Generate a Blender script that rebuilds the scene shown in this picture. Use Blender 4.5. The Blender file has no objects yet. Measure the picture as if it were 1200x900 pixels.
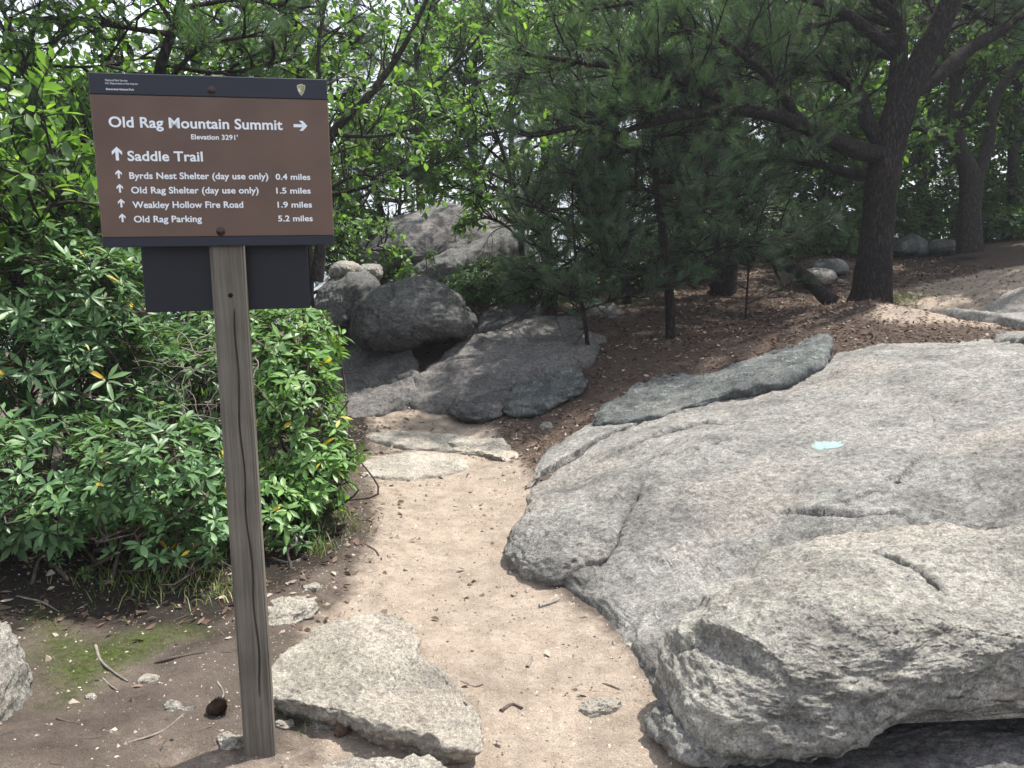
import bpy, math, random
import numpy as np
from mathutils import Vector, Matrix

# ------------------------------------------------------------------ camera, sky, sun, exposure
scene = bpy.context.scene
PITCH, ROLL, FPX = 0.1554, -0.0146, 994.4          # solved from the sign's corners and the upright post
CAM = np.array([0.0, 0.0, 1.5])
_f = np.array([0, math.cos(PITCH), -math.sin(PITCH)])
_u = np.array([0, math.sin(PITCH), math.cos(PITCH)])
_r = np.array([1.0, 0, 0])
CR = math.cos(ROLL) * _r + math.sin(ROLL) * _u
CU = -math.sin(ROLL) * _r + math.cos(ROLL) * _u
CF = _f
cam_data = bpy.data.cameras.new('camera')
cam_data.sensor_fit = 'HORIZONTAL'
cam_data.sensor_width = 36.0
cam_data.lens = 36.0 * FPX / 1200.0
cam_data.clip_start = 0.05
cam_data.clip_end = 20000
cam = bpy.data.objects.new('camera', cam_data)
scene.collection.objects.link(cam)
cam.matrix_world = Matrix(((CR[0], CU[0], -CF[0], CAM[0]), (CR[1], CU[1], -CF[1], CAM[1]),
                           (CR[2], CU[2], -CF[2], CAM[2]), (0, 0, 0, 1)))
scene.camera = cam

SUN_EL, SUN_AZ = math.radians(66), math.radians(52)       # azimuth to the right of straight ahead
world = bpy.data.worlds.new('World')
scene.world = world
world.use_nodes = True
wn, wl = world.node_tree.nodes, world.node_tree.links
bg = wn['Background']
sky = wn.new('ShaderNodeTexSky')
sky.sky_type = 'NISHITA'
sky.sun_disc = False
sky.sun_elevation = SUN_EL
sky.sun_rotation = SUN_AZ
sky.altitude = 1000
sky.air_density = 1.0
sky.dust_density = 4.0
sky.ozone_density = 1.0
wtc = wn.new('ShaderNodeTexCoord')
wno = wn.new('ShaderNodeTexNoise'); wno.inputs['Scale'].default_value = 2.2; wno.inputs['Detail'].default_value = 6
wl.new(wtc.outputs['Generated'], wno.inputs['Vector'])
wra = wn.new('ShaderNodeMapRange')
wra.inputs['From Min'].default_value = 0.3; wra.inputs['From Max'].default_value = 0.6
wra.inputs['To Min'].default_value = 0.45; wra.inputs['To Max'].default_value = 0.95
wl.new(wno.outputs['Fac'], wra.inputs['Value'])
wmx = wn.new('ShaderNodeMix'); wmx.data_type = 'RGBA'
wmx.inputs['B'].default_value = (7.0, 7.3, 8.0, 1)          # bright thin cloud
wl.new(wra.outputs['Result'], wmx.inputs['Factor'])
wl.new(sky.outputs['Color'], wmx.inputs['A'])
wl.new(wmx.outputs['Result'], bg.inputs['Color'])
bg.inputs['Strength'].default_value = 0.11

sun_data = bpy.data.lights.new('sun', 'SUN')
sun_data.energy = 5.0
sun_data.angle = math.radians(1.2)
sun_data.color = (1.0, 0.95, 0.87)
sun = bpy.data.objects.new('sun', sun_data)
scene.collection.objects.link(sun)
SDIR = Vector((math.sin(SUN_AZ) * math.cos(SUN_EL), math.cos(SUN_AZ) * math.cos(SUN_EL), math.sin(SUN_EL)))
sun.rotation_euler = SDIR.to_track_quat('Z', 'Y').to_euler()
sun.location = (20, 20, 40)

vs = scene.view_settings
vs.view_transform = 'Standard'
vs.look = 'None'
vs.gamma = 1.0
vs.use_curve_mapping = False
vs.exposure = 1.05
scene.render.engine = 'CYCLES'
cy = scene.cycles
cy.use_denoising = True
cy.max_bounces = 7
cy.diffuse_bounces = 3
cy.transmission_bounces = 5
cy.transparent_max_bounces = 4
cy.caustics_reflective = False
cy.caustics_refractive = False

# ------------------------------------------------------------------ small maths helpers
def ray(px, py):
    d = CF + CR * ((px - 600) / FPX) - CU * ((py - 450) / FPX)
    return d
def U(px, py, Y):                       # a photo point at forward distance Y
    d = ray(px, py)
    return CAM + d * (Y / d[1])
def UZ(px, py, z):                      # a photo point on the level z
    d = ray(px, py)
    return CAM + d * ((z - CAM[2]) / d[2])

_rs = np.random.RandomState(7)
_LAT = _rs.rand(64, 64, 64)
def vnoise(p, freq, seed=0):
    q = np.asarray(p, float) * freq + np.array([13.7, 5.1, 9.3]) * (seed + 1)
    i = np.floor(q).astype(int)
    f = q - i
    f = f * f * (3 - 2 * f)
    i0 = i & 63; i1 = (i + 1) & 63
    x0, y0, z0 = i0[:, 0], i0[:, 1], i0[:, 2]
    x1, y1, z1 = i1[:, 0], i1[:, 1], i1[:, 2]
    fx, fy, fz = f[:, 0], f[:, 1], f[:, 2]
    c00 = _LAT[x0, y0, z0] * (1 - fx) + _LAT[x1, y0, z0] * fx
    c10 = _LAT[x0, y1, z0] * (1 - fx) + _LAT[x1, y1, z0] * fx
    c01 = _LAT[x0, y0, z1] * (1 - fx) + _LAT[x1, y0, z1] * fx
    c11 = _LAT[x0, y1, z1] * (1 - fx) + _LAT[x1, y1, z1] * fx
    return ((c00 * (1 - fy) + c10 * fy) * (1 - fz) + (c01 * (1 - fy) + c11 * fy) * fz) * 2 - 1
_RX = np.array([[0.36, 0.48, -0.8], [-0.8, 0.6, 0.0], [0.48, 0.64, 0.6]])
def fbm(p, freq, octv=4, seed=0, gain=0.5):
    a, s = 1.0, 0.0
    q = np.asarray(p, float)
    for k in range(octv):
        s = s + a * vnoise(q, freq, seed + k)
        q = q @ _RX.T
        freq *= 2.03; a *= gain
    return s
def sstep(a, b, x):
    t = np.clip((x - a) / (b - a), 0, 1)
    return t * t * (3 - 2 * t)
def nrm(v):
    v = np.asarray(v, float)
    return v / np.maximum(np.linalg.norm(v, axis=-1, keepdims=True), 1e-9)

class TPS:                                # smooth height surface through control points
    def __init__(s, pts, smooth=0.02):
        P = np.asarray(pts, float); s.P = P[:, :2]; n = len(P)
        K = s._k(s.P); A = np.zeros((n + 3, n + 3))
        A[:n, :n] = K + smooth * np.eye(n)
        A[:n, n] = 1; A[:n, n + 1:] = s.P; A[n, :n] = 1; A[n + 1:, :n] = s.P.T
        b = np.zeros(n + 3); b[:n] = P[:, 2]
        s.w = np.linalg.solve(A, b)
    def _k(s, X):
        d2 = ((X[:, None, :] - s.P[None]) ** 2).sum(-1)
        return 0.5 * d2 * np.log(d2 + 1e-9)
    def __call__(s, x, y):
        sh = np.shape(x)
        X = np.stack([np.ravel(x), np.ravel(y)], -1).astype(float)
        out = np.empty(len(X))
        for a in range(0, len(X), 40000):
            Q = X[a:a + 40000]
            out[a:a + 40000] = s._k(Q) @ s.w[:-3] + s.w[-3] + Q @ s.w[-2:]
        return out.reshape(sh)

def seg_dist(x, y, line):                 # distance to a polyline, side, and position along it
    best = np.full(np.shape(x), 1e9); side = np.zeros(np.shape(x)); along = np.zeros(np.shape(x))
    n = len(line) - 1
    for k in range(n):
        a, b = np.asarray(line[k][:2]), np.asarray(line[k + 1][:2])
        d = b - a; L2 = d @ d
        t = np.clip(((x - a[0]) * d[0] + (y - a[1]) * d[1]) / L2, 0, 1)
        ex, ey = x - a[0] - t * d[0], y - a[1] - t * d[1]
        dd = np.hypot(ex, ey)
        m = dd < best
        best = np.where(m, dd, best)
        side = np.where(m, np.sign(d[0] * ey - d[1] * ex), side)
        along = np.where(m, (k + t) / n, along)
    return best, side, along
def poly_sd(x, y, poly):                  # signed distance, positive inside
    P = [np.asarray(q[:2], float) for q in poly]
    d, _, _ = seg_dist(x, y, P + [P[0]])
    ins = np.zeros(np.shape(x), bool)
    for k in range(len(P)):
        a, b = P[k], P[(k + 1) % len(P)]
        c = ((a[1] > y) != (b[1] > y)) & (x < (b[0] - a[0]) * (y - a[1]) / (b[1] - a[1] + 1e-12) + a[0])
        ins ^= c
    return np.where(ins, d, -d)
def catmull(P, n, closed=False):
    P = np.asarray(P, float)
    if closed:
        Q = np.concatenate([P[-1:], P, P[:2]])
        m = len(P)
    else:
        Q = np.concatenate([2 * P[:1] - P[1:2], P, 2 * P[-1:] - P[-2:-1]])
        m = len(P) - 1
    t = np.linspace(0, m, n, endpoint=not closed)
    k = np.minimum(t.astype(int), m - 1); f = (t - k)[:, None]
    p0, p1, p2, p3 = Q[k], Q[k + 1], Q[k + 2], Q[k + 3]
    return 0.5 * (2 * p1 + (p2 - p0) * f + (2 * p0 - 5 * p1 + 4 * p2 - p3) * f ** 2 + (3 * p1 - p0 - 3 * p2 + p3) * f ** 3)

# ------------------------------------------------------------------ object helpers
COL = scene.collection.objects
def tag(o, label=None, cat=None, group=None, kind=None):
    if label: o['label'] = label
    if cat: o['category'] = cat
    if group: o['group'] = group
    if kind: o['kind'] = kind
    return o
def empty(name, loc, label, cat, group=None):
    o = bpy.data.objects.new(name, None); COL.link(o)
    o.location = tuple(loc); o.empty_display_size = 0.1
    return tag(o, label, cat, group)
def obj(name, parts, mat, parent=None, smooth=True, origin=None):
    """parts: list of (V, F) with F an int array (n,3) or (n,4), or a list of such arrays"""
    Vs, Ls, St, n, ls = [], [], [], 0, 0
    for V, F in parts:
        V = np.asarray(V, float).reshape(-1, 3)
        for f in (F if isinstance(F, list) else [F]):
            f = np.asarray(f, np.int64)
            if len(f) == 0: continue
            Ls.append((f + n).ravel()); St.append(np.full(len(f), f.shape[1]))
        Vs.append(V); n += len(V)
    V = np.concatenate(Vs); L = np.concatenate(Ls); St = np.concatenate(St)
    off = np.zeros(3)
    if parent is not None: off = np.array(parent_world(parent))
    elif origin is not None: off = np.asarray(origin, float)
    V = V - off
    me = bpy.data.meshes.new(name)
    me.vertices.add(len(V)); me.vertices.foreach_set('co', V.astype(np.float32).ravel())
    me.loops.add(len(L)); me.loops.foreach_set('vertex_index', L.astype(np.int32))
    me.polygons.add(len(St))
    starts = np.concatenate([[0], np.cumsum(St)[:-1]])
    me.polygons.foreach_set('loop_start', starts.astype(np.int32))
    me.polygons.foreach_set('loop_total', St.astype(np.int32))
    me.polygons.foreach_set('use_smooth', np.full(len(St), smooth, bool))
    me.update(calc_edges=True); me.validate()
    me.materials.append(mat)
    o = bpy.data.objects.new(name, me); COL.link(o)
    if parent is not None: o.parent = parent
    elif origin is not None: o.location = tuple(off)
    return o
def parent_world(o):
    p = Vector((0, 0, 0))
    while o is not None:
        p = p + o.location; o = o.parent
    return p

def grid_faces(nu, nv, wrap_u=False):
    i = np.arange(nu if wrap_u else nu - 1); j = np.arange(nv - 1)
    I, J = np.meshgrid(i, j, indexing='ij')
    I2 = (I + 1) % nu
    return np.stack([I * nv + J, I2 * nv + J, I2 * nv + J + 1, I * nv + J + 1], -1).reshape(-1, 4)
def tubes(P, R, sides=5, cap=False):
    """batch of tubes: P (M,K,3), R (M,K)"""
    P = np.asarray(P, float); R = np.asarray(R, float)
    M, K, _ = P.shape
    T = np.gradient(P, axis=1) if K > 2 else np.repeat(P[:, 1:] - P[:, :1], 2, axis=1)
    T = nrm(T)
    mean = nrm(P[:, -1] - P[:, 0])
    ref = np.where(np.abs(mean[:, 2:3]) > 0.8, np.array([[1.0, 0.2, 0]]), np.array([[0, 0.1, 1.0]]))
    A = nrm(np.cross(T, np.repeat(ref[:, None], K, 1)))
    B = np.cross(T, A)
    th = np.arange(sides) / sides * 2 * np.pi
    ring = A[:, :, None] * np.cos(th)[None, None, :, None] + B[:, :, None] * np.sin(th)[None, None, :, None]
    V = P[:, :, None] + ring * R[:, :, None, None]
    V = V.reshape(-1, 3)
    k, s = np.meshgrid(np.arange(K - 1), np.arange(sides), indexing='ij')
    s2 = (s + 1) % sides
    base = np.stack([k * sides + s, k * sides + s2, (k + 1) * sides + s2, (k + 1) * sides + s], -1).reshape(-1, 4)
    F = (base[None] + (np.arange(M) * K * sides)[:, None, None]).reshape(-1, 4)
    return V, F
def resample(P, n):
    P = np.asarray(P, float)
    d = np.concatenate([[0], np.cumsum(np.linalg.norm(np.diff(P[:, :3], axis=0), axis=1))])
    t = np.linspace(0, d[-1], n)
    return np.stack([np.interp(t, d, P[:, c]) for c in range(P.shape[1])], -1)
def trunk_tube(pts, sides=16, n=60, rough=0.08, seed=0, flare=0.0):
    """pts (k,4) x y z radius -> knobbly tapered tube"""
    Q = resample(catmull(np.asarray(pts, float), 80), n)
    V, F = tubes(Q[None, :, :3], Q[None, :, 3], sides)
    C = np.repeat(Q[:, :3], sides, 0); rr = np.repeat(np.maximum(Q[:, 3], 0.002), sides)
    D = V - C
    N = nrm(D)
    k = 1 + rough * fbm(V, 0.55 / max(Q[:, 3].mean(), .01), 3, seed) + rough * 0.8 * vnoise(V * np.array([1, 1, .3]), 1.6 / max(Q[:, 3].mean(), .01), seed + 9)
    if flare:
        h = np.repeat(np.linspace(0, 1, n), sides)
        ang = np.arctan2(D[:, 1], D[:, 0])
        k += flare * np.exp(-h * n * 0.14) * (0.75 + 0.5 * np.sin(ang * 4 + seed))
    V = C + D * k[:, None]
    return V, F

LEAF_T = {  # template: (x across, y along, z up) unit length/width
    'oval': (np.array([[0, 0, 0], [-.36, .3, .10], [0, .3, 0], [.36, .3, .10], [-.46, .62, .12], [0, .62, 0], [.46, .62, .12], [0, 1, 0.0]]),
             np.array([[0, 2, 1], [0, 3, 2], [4, 5, 7], [5, 6, 7]]), np.array([[1, 2, 5, 4], [2, 3, 6, 5]])),
    'wide': (np.array([[0, 0, 0], [-.5, .35, .1], [0, .4, 0], [.5, .35, .1], [0, 1, -.02], [-.34, .72, .07], [.34, .72, .07]]),
             np.array([[0, 2, 1], [0, 3, 2]]), np.array([[1, 2, 4, 5], [2, 3, 6, 4]])),
    'flake': (np.array([[0, 0, 0], [-.5, .5, .12], [.5, .45, .15], [0, 1, 0.05]]), np.array([[0, 2, 1], [1, 2, 3]]), np.zeros((0, 4), int)),
}
def leaves(pos, dirn, nor, L, W, kind='oval', curl=None):
    T, F3, F4 = LEAF_T[kind]
    pos = np.asarray(pos); M = len(pos); k = len(T)
    d = nrm(dirn); x = nrm(np.cross(d, nor)); n = np.cross(x, d)
    L = np.broadcast_to(L, (M,)); W = np.broadcast_to(W, (M,))
    curl = np.zeros(M) if curl is None else curl
    ty = T[:, 1]
    z = T[None, :, 2] * W[:, None] - curl[:, None] * (ty ** 2)[None] * L[:, None]
    V = pos[:, None] + x[:, None] * (T[None, :, 0:1] * W[:, None, None]) + d[:, None] * (ty[None, :, None] * L[:, None, None]) + n[:, None] * z[..., None]
    off = (np.arange(M) * k)[:, None, None]
    fs = [(F3[None] + off).reshape(-1, 3)]
    if len(F4): fs.append((F4[None] + off).reshape(-1, 4))
    return V.reshape(-1, 3), fs
def perp(d, rng):
    r = rng.normal(size=d.shape)
    return nrm(r - d * (r * d).sum(-1, keepdims=True))
def needles(pos, dirn, n, L, width, spread, rng):
    """tufts of n thin needles each"""
    M = len(pos)
    d = np.repeat(nrm(dirn), n, 0); p = np.repeat(pos, n, 0)
    sp = rng.uniform(0.25, 1.0, (M * n, 1)) * spread
    nd = nrm(d + perp(d, rng) * sp)
    back = rng.uniform(-1, 0.25, (M * n, 1)) * L * 0.75
    p = p + d * back
    l = L * rng.uniform(.7, 1.15, (M * n, 1))
    s = perp(nd, rng) * width * 0.5
    tip = p + nd * l
    V = np.stack([p - s, p + s, tip], 1).reshape(-1, 3)
    F = np.arange(M * n * 3).reshape(-1, 3)
    return V, F
def spawn(P, cnt, t0, t1, L, up, rng, ang=(0.6, 1.2), K=6, wig=0.12, droop=0.0, taper=0.5, flat=0.0):
    """children polylines growing from parent polylines P (M,K0,3)"""
    M, K0, _ = P.shape
    m = np.repeat(np.arange(M), cnt); N = len(m)
    t = rng.uniform(t0, t1, N); x = t * (K0 - 1); k = np.minimum(x.astype(int), K0 - 2); f = (x - k)[:, None]
    base = P[m, k] * (1 - f) + P[m, k + 1] * f
    tan = nrm(P[m, k + 1] - P[m, k])
    side = perp(tan, rng)
    side[:, 2] *= (1 - flat); side = nrm(side)
    a = rng.uniform(ang[0], ang[1], (N, 1))
    d = nrm(tan * np.cos(a) + side * np.sin(a) + np.array([0, 0, up]))
    ln = rng.uniform(L[0], L[1], N) * (1 - taper * (t - t0) / max(t1 - t0, 1e-6))
    out = np.empty((N, K, 3)); out[:, 0] = base
    step = (ln / (K - 1))[:, None]
    for q in range(1, K):
        d = nrm(d + rng.normal(size=(N, 3)) * wig + np.array([0, 0, -droop]))
        out[:, q] = out[:, q - 1] + d * step
    return out, t

# ------------------------------------------------------------------ materials
def new_mat(name):
    m = bpy.data.materials.new(name); m.use_nodes = True
    nt = m.node_tree
    b = nt.nodes['Principled BSDF']
    return m, nt.nodes, nt.links, b
def N(ns, t, **kw):
    n = ns.new(t)
    for k, v in kw.items():
        if k in n.inputs.keys(): n.inputs[k].default_value = v
        else: setattr(n, k, v)
    return n
def ramp(ns, stops):
    r = ns.new('ShaderNodeValToRGB')
    e = r.color_ramp.elements
    while len(e) < len(stops): e.new(0.5)
    for q, (p, c) in zip(e, stops):
        q.position = p; q.color = (c, c, c, 1) if not hasattr(c, '__len__') else (*c, 1)
    return r
def mixc(ns, ls, fac, a, b, mode='MIX'):
    m = ns.new('ShaderNodeMix'); m.data_type = 'RGBA'; m.blend_type = mode
    for key, v in (('Factor', fac), ('A', a), ('B', b)):
        if isinstance(v, (int, float)): m.inputs[key].default_value = v
        elif hasattr(v, 'is_linked') or hasattr(v, 'links'): ls.new(v, m.inputs[key])
        else: m.inputs[key].default_value = (*v, 1)
    return m.outputs['Result']
def mat_simple(name, col, rough=0.8, spec=0.3, metal=0.0, var=0.0, scale=20, bump=0.0):
    m, ns, ls, b = new_mat(name)
    b.inputs['Roughness'].default_value = rough
    b.inputs['Metallic'].default_value = metal
    b.inputs['Specular IOR Level'].default_value = spec
    tc = N(ns, 'ShaderNodeTexCoord'); no = N(ns, 'ShaderNodeTexNoise', Scale=scale, Detail=6)
    ls.new(tc.outputs['Object'], no.inputs['Vector'])
    lo = tuple(c * (1 - var) for c in col); hi = tuple(min(1, c * (1 + var)) for c in col)
    r = ramp(ns, [(.3, lo), (.7, hi)]); ls.new(no.outputs['Fac'], r.inputs['Fac']); ls.new(r.outputs['Color'], b.inputs['Base Color'])
    if bump:
        bp = N(ns, 'ShaderNodeBump', Strength=bump, Distance=0.01); ls.new(no.outputs['Fac'], bp.inputs['Height']); ls.new(bp.outputs['Normal'], b.inputs['Normal'])
    return m
def mat_leaf(name, dark, light, odd=None, odd_p=0.02, rough=0.42, trans=0.3, tcol=None, spec=0.4):
    m, ns, ls, b = new_mat(name)
    g = N(ns, 'ShaderNodeNewGeometry')
    stops = [(0.0, dark), (0.55, tuple((a + c) / 2 for a, c in zip(dark, light))), (1.0 - odd_p - 0.01 if odd else 1.0, light)]
    if odd: stops += [(1.0 - odd_p, odd)]
    r = ramp(ns, stops); ls.new(g.outputs['Random Per Island'], r.inputs['Fac'])
    tc = N(ns, 'ShaderNodeTexCoord'); no = N(ns, 'ShaderNodeTexNoise', Scale=2.3, Detail=3)
    ls.new(tc.outputs['Object'], no.inputs['Vector'])
    v = ramp(ns, [(.3, .7), (.7, 1.2)]); ls.new(no.outputs['Fac'], v.inputs['Fac'])
    col = mixc(ns, ls, 1.0, r.outputs['Color'], v.outputs['Color'], 'MULTIPLY')
    ls.new(col, b.inputs['Base Color'])
    b.inputs['Roughness'].default_value = rough; b.inputs['Specular IOR Level'].default_value = spec
    tr = N(ns, 'ShaderNodeBsdfTranslucent')
    tint = mixc(ns, ls, 1.0, col, tcol or (1.5, 1.7, 0.55), 'MULTIPLY')
    ls.new(tint, tr.inputs['Color'])
    mx = N(ns, 'ShaderNodeMixShader', Fac=trans)
    ls.new(b.outputs['BSDF'], mx.inputs[1]); ls.new(tr.outputs['BSDF'], mx.inputs[2])
    ls.new(mx.outputs['Shader'], ns['Material Output'].inputs['Surface'])
    return m
def mat_bark(name, dark, light, zscale=0.25, scale=22, bump=0.8):
    m, ns, ls, b = new_mat(name)
    tc = N(ns, 'ShaderNodeTexCoord'); mp = N(ns, 'ShaderNodeMapping'); mp.inputs['Scale'].default_value = (1, 1, zscale)
    ls.new(tc.outputs['Object'], mp.inputs['Vector'])
    vo = N(ns, 'ShaderNodeTexVoronoi', Scale=scale); vo.feature = 'DISTANCE_TO_EDGE'
    no = N(ns, 'ShaderNodeTexNoise', Scale=scale * 1.7, Detail=8, Roughness=0.65)
    ls.new(mp.outputs['Vector'], no.inputs['Vector'])
    wv = N(ns, 'ShaderNodeVectorMath'); wv.operation = 'MULTIPLY_ADD'
    wv.inputs[1].default_value = (.08, .08, .08); ls.new(no.outputs['Color'], wv.inputs[0]); ls.new(mp.outputs['Vector'], wv.inputs[2])
    ls.new(wv.outputs['Vector'], vo.inputs['Vector'])
    r1 = ramp(ns, [(.0, .0), (.22, 1.)]); ls.new(vo.outputs['Distance'], r1.inputs['Fac'])
    r2 = ramp(ns, [(.3, dark), (.72, light)]); ls.new(no.outputs['Fac'], r2.inputs['Fac'])
    dk = tuple(c * .35 for c in dark)
    ls.new(mixc(ns, ls, r1.outputs['Color'], dk, r2.outputs['Color']), b.inputs['Base Color'])
    b.inputs['Roughness'].default_value = 0.95; b.inputs['Specular IOR Level'].default_value = .15
    ad = N(ns, 'ShaderNodeMath', operation='ADD'); ls.new(r1.outputs['Color'], ad.inputs[0]); ls.new(no.outputs['Fac'], ad.inputs[1])
    bp = N(ns, 'ShaderNodeBump', Strength=bump, Distance=0.02); ls.new(ad.outputs['Value'], bp.inputs['Height']); ls.new(bp.outputs['Normal'], b.inputs['Normal'])
    return m
def mat_rock(name, dark, light, lichen=(.36, .40, .34), lich_amt=0.35, spot=0.5, scale=1.0, warm=(.40, .33, .27), bump=1.0):
    m, ns, ls, b = new_mat(name)
    tc = N(ns, 'ShaderNodeTexCoord'); co = tc.outputs['Object']
    n1 = N(ns, 'ShaderNodeTexNoise', Scale=2.6 * scale, Detail=9, Roughness=.62); ls.new(co, n1.inputs['Vector'])
    n2 = N(ns, 'ShaderNodeTexNoise', Scale=34 * scale, Detail=7, Roughness=.72); ls.new(co, n2.inputs['Vector'])
    n3 = N(ns, 'ShaderNodeTexNoise', Scale=130 * scale, Detail=4, Roughness=.8); ls.new(co, n3.inputs['Vector'])
    n4 = N(ns, 'ShaderNodeTexNoise', Scale=6.5 * scale, Detail=10, Roughness=.7, Distortion=.6); ls.new(co, n4.inputs['Vector'])
    n5 = N(ns, 'ShaderNodeTexNoise', Scale=1.3 * scale, Detail=5, Roughness=.6); ls.new(co, n5.inputs['Vector'])
    vo = N(ns, 'ShaderNodeTexVoronoi', Scale=90 * scale); ls.new(co, vo.inputs['Vector'])
    wp = N(ns, 'ShaderNodeVectorMath'); wp.operation = 'MULTIPLY_ADD'; wp.inputs[1].default_value = (.05, .05, .05); ls.new(n2.outputs['Color'], wp.inputs[0]); ls.new(co, wp.inputs[2])
    v2 = N(ns, 'ShaderNodeTexVoronoi', Scale=48 * scale); ls.new(wp.outputs['Vector'], v2.inputs['Vector'])
    sx = N(ns, 'ShaderNodeSeparateColor'); ls.new(v2.outputs['Color'], sx.inputs['Color'])
    r1 = ramp(ns, [(.32, dark), (.66, light)]); ls.new(n1.outputs['Fac'], r1.inputs['Fac'])
    rs = ramp(ns, [(.34, .70), (.5, 1.0), (.7, 1.08)]); ls.new(n5.outputs['Color'], rs.inputs['Fac'])
    rw = ramp(ns, [(.52, 0.), (.7, .55)]); ls.new(n5.outputs['Fac'], rw.inputs['Fac'])
    c0 = mixc(ns, ls, rw.outputs['Color'], r1.outputs['Color'], warm)
    c0 = mixc(ns, ls, 1.0, c0, rs.outputs['Color'], 'MULTIPLY')
    rl = ramp(ns, [(.56, 0.), (.60, lich_amt), (.75, lich_amt)]); ls.new(n4.outputs['Fac'], rl.inputs['Fac'])
    c1 = mixc(ns, ls, rl.outputs['Color'], c0, lichen)
    rp = ramp(ns, [(.36, 1 - spot), (.47, .92), (.56, 1.06), (.68, 1.32)]); ls.new(n2.outputs['Fac'], rp.inputs['Fac'])
    c2 = mixc(ns, ls, 1.0, c1, rp.outputs['Color'], 'MULTIPLY')
    rq = ramp(ns, [(.36, .50), (.47, .93), (.55, 1.06), (.66, 1.45)]); ls.new(n3.outputs['Fac'], rq.inputs['Fac'])
    c3 = mixc(ns, ls, 1.0, c2, rq.outputs['Color'], 'MULTIPLY')
    rc = ramp(ns, [(.0, .80), (.5, 1.0), (1.0, 1.2)]); ls.new(sx.outputs['Red'], rc.inputs['Fac'])
    c3 = mixc(ns, ls, 1.0, c3, rc.outputs['Color'], 'MULTIPLY')
    ls.new(c3, b.inputs['Base Color'])
    b.inputs['Roughness'].default_value = .92; b.inputs['Specular IOR Level'].default_value = .2
    a1 = N(ns, 'ShaderNodeMath', operation='MULTIPLY_ADD'); a1.inputs[1].default_value = .55
    ls.new(n3.outputs['Fac'], a1.inputs[0]); ls.new(n2.outputs['Fac'], a1.inputs[2])
    a2 = N(ns, 'ShaderNodeMath', operation='MULTIPLY_ADD'); a2.inputs[1].default_value = .16; ls.new(sx.outputs['Green'], a2.inputs[0]); ls.new(a1.outputs['Value'], a2.inputs[2])
    bp = N(ns, 'ShaderNodeBump', Strength=bump, Distance=.022 / scale); ls.new(a2.outputs['Value'], bp.inputs['Height'])
    b2 = N(ns, 'ShaderNodeBump', Strength=.5 * bump, Distance=.06 / scale); ls.new(n4.outputs['Fac'], b2.inputs['Height'])
    ls.new(bp.outputs['Normal'], b2.inputs['Normal']); ls.new(b2.outputs['Normal'], b.inputs['Normal'])
    return m

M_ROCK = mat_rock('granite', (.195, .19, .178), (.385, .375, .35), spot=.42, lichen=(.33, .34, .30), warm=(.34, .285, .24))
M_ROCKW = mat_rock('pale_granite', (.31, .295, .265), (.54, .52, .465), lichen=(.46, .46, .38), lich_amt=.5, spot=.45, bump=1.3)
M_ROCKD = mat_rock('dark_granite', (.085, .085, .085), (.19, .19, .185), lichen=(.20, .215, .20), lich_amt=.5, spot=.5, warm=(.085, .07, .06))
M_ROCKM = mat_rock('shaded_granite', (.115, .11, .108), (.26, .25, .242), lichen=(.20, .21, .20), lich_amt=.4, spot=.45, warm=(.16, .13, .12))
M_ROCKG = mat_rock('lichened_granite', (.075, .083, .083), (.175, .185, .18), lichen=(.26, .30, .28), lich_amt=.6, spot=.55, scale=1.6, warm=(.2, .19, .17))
M_STONE = mat_rock('tan_stone', (.31, .285, .24), (.48, .445, .385), lichen=(.46, .43, .36), lich_amt=.4, spot=.35, scale=2)
M_BARK = mat_bark('pine_bark', (.026, .021, .020), (.062, .050, .046), scale=34, bump=.8)
M_BARK2 = mat_bark('grey_bark', (.032, .029, .026), (.085, .078, .07), scale=40, bump=.4)
M_TWIG = mat_simple('twig_bark', (.075, .06, .05), .9, .1, var=.4, scale=30)
M_DEADTWIG = mat_simple('dead_twig', (.17, .15, .13), .9, .1, var=.35, scale=30)
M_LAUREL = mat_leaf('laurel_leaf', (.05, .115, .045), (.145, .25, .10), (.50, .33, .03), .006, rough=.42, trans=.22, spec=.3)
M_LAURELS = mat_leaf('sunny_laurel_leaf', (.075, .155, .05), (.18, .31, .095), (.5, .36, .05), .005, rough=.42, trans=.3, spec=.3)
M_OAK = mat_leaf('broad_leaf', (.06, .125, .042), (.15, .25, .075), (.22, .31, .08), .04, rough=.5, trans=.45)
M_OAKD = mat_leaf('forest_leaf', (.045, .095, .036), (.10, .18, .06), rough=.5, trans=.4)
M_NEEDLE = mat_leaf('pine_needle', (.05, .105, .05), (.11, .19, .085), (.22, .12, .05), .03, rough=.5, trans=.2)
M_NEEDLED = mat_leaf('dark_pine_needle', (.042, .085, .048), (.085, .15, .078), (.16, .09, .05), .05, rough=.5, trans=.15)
M_GRASS = mat_leaf('grass_blade', (.07, .12, .03), (.16, .22, .06), (.3, .25, .12), .15, rough=.55, trans=.3)
M_MOSS = mat_leaf('moss_blade', (.045, .075, .014), (.11, .16, .03), rough=.8, trans=.2)
M_LITTER = mat_leaf('fallen_leaf', (.075, .05, .038), (.165, .115, .088), (.34, .29, .24), .14, rough=.85, trans=.1, tcol=(1.2, .9, .6), spec=.15)
M_PNEEDLE = mat_leaf('fallen_needle', (.075, .048, .036), (.16, .105, .08), rough=.85, trans=0.05, spec=.1)
M_GRIT = mat_leaf('grit', (.22, .18, .14), (.50, .44, .37), (.10, .085, .07), .12, rough=.95, trans=0.0, spec=.1)

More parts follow.
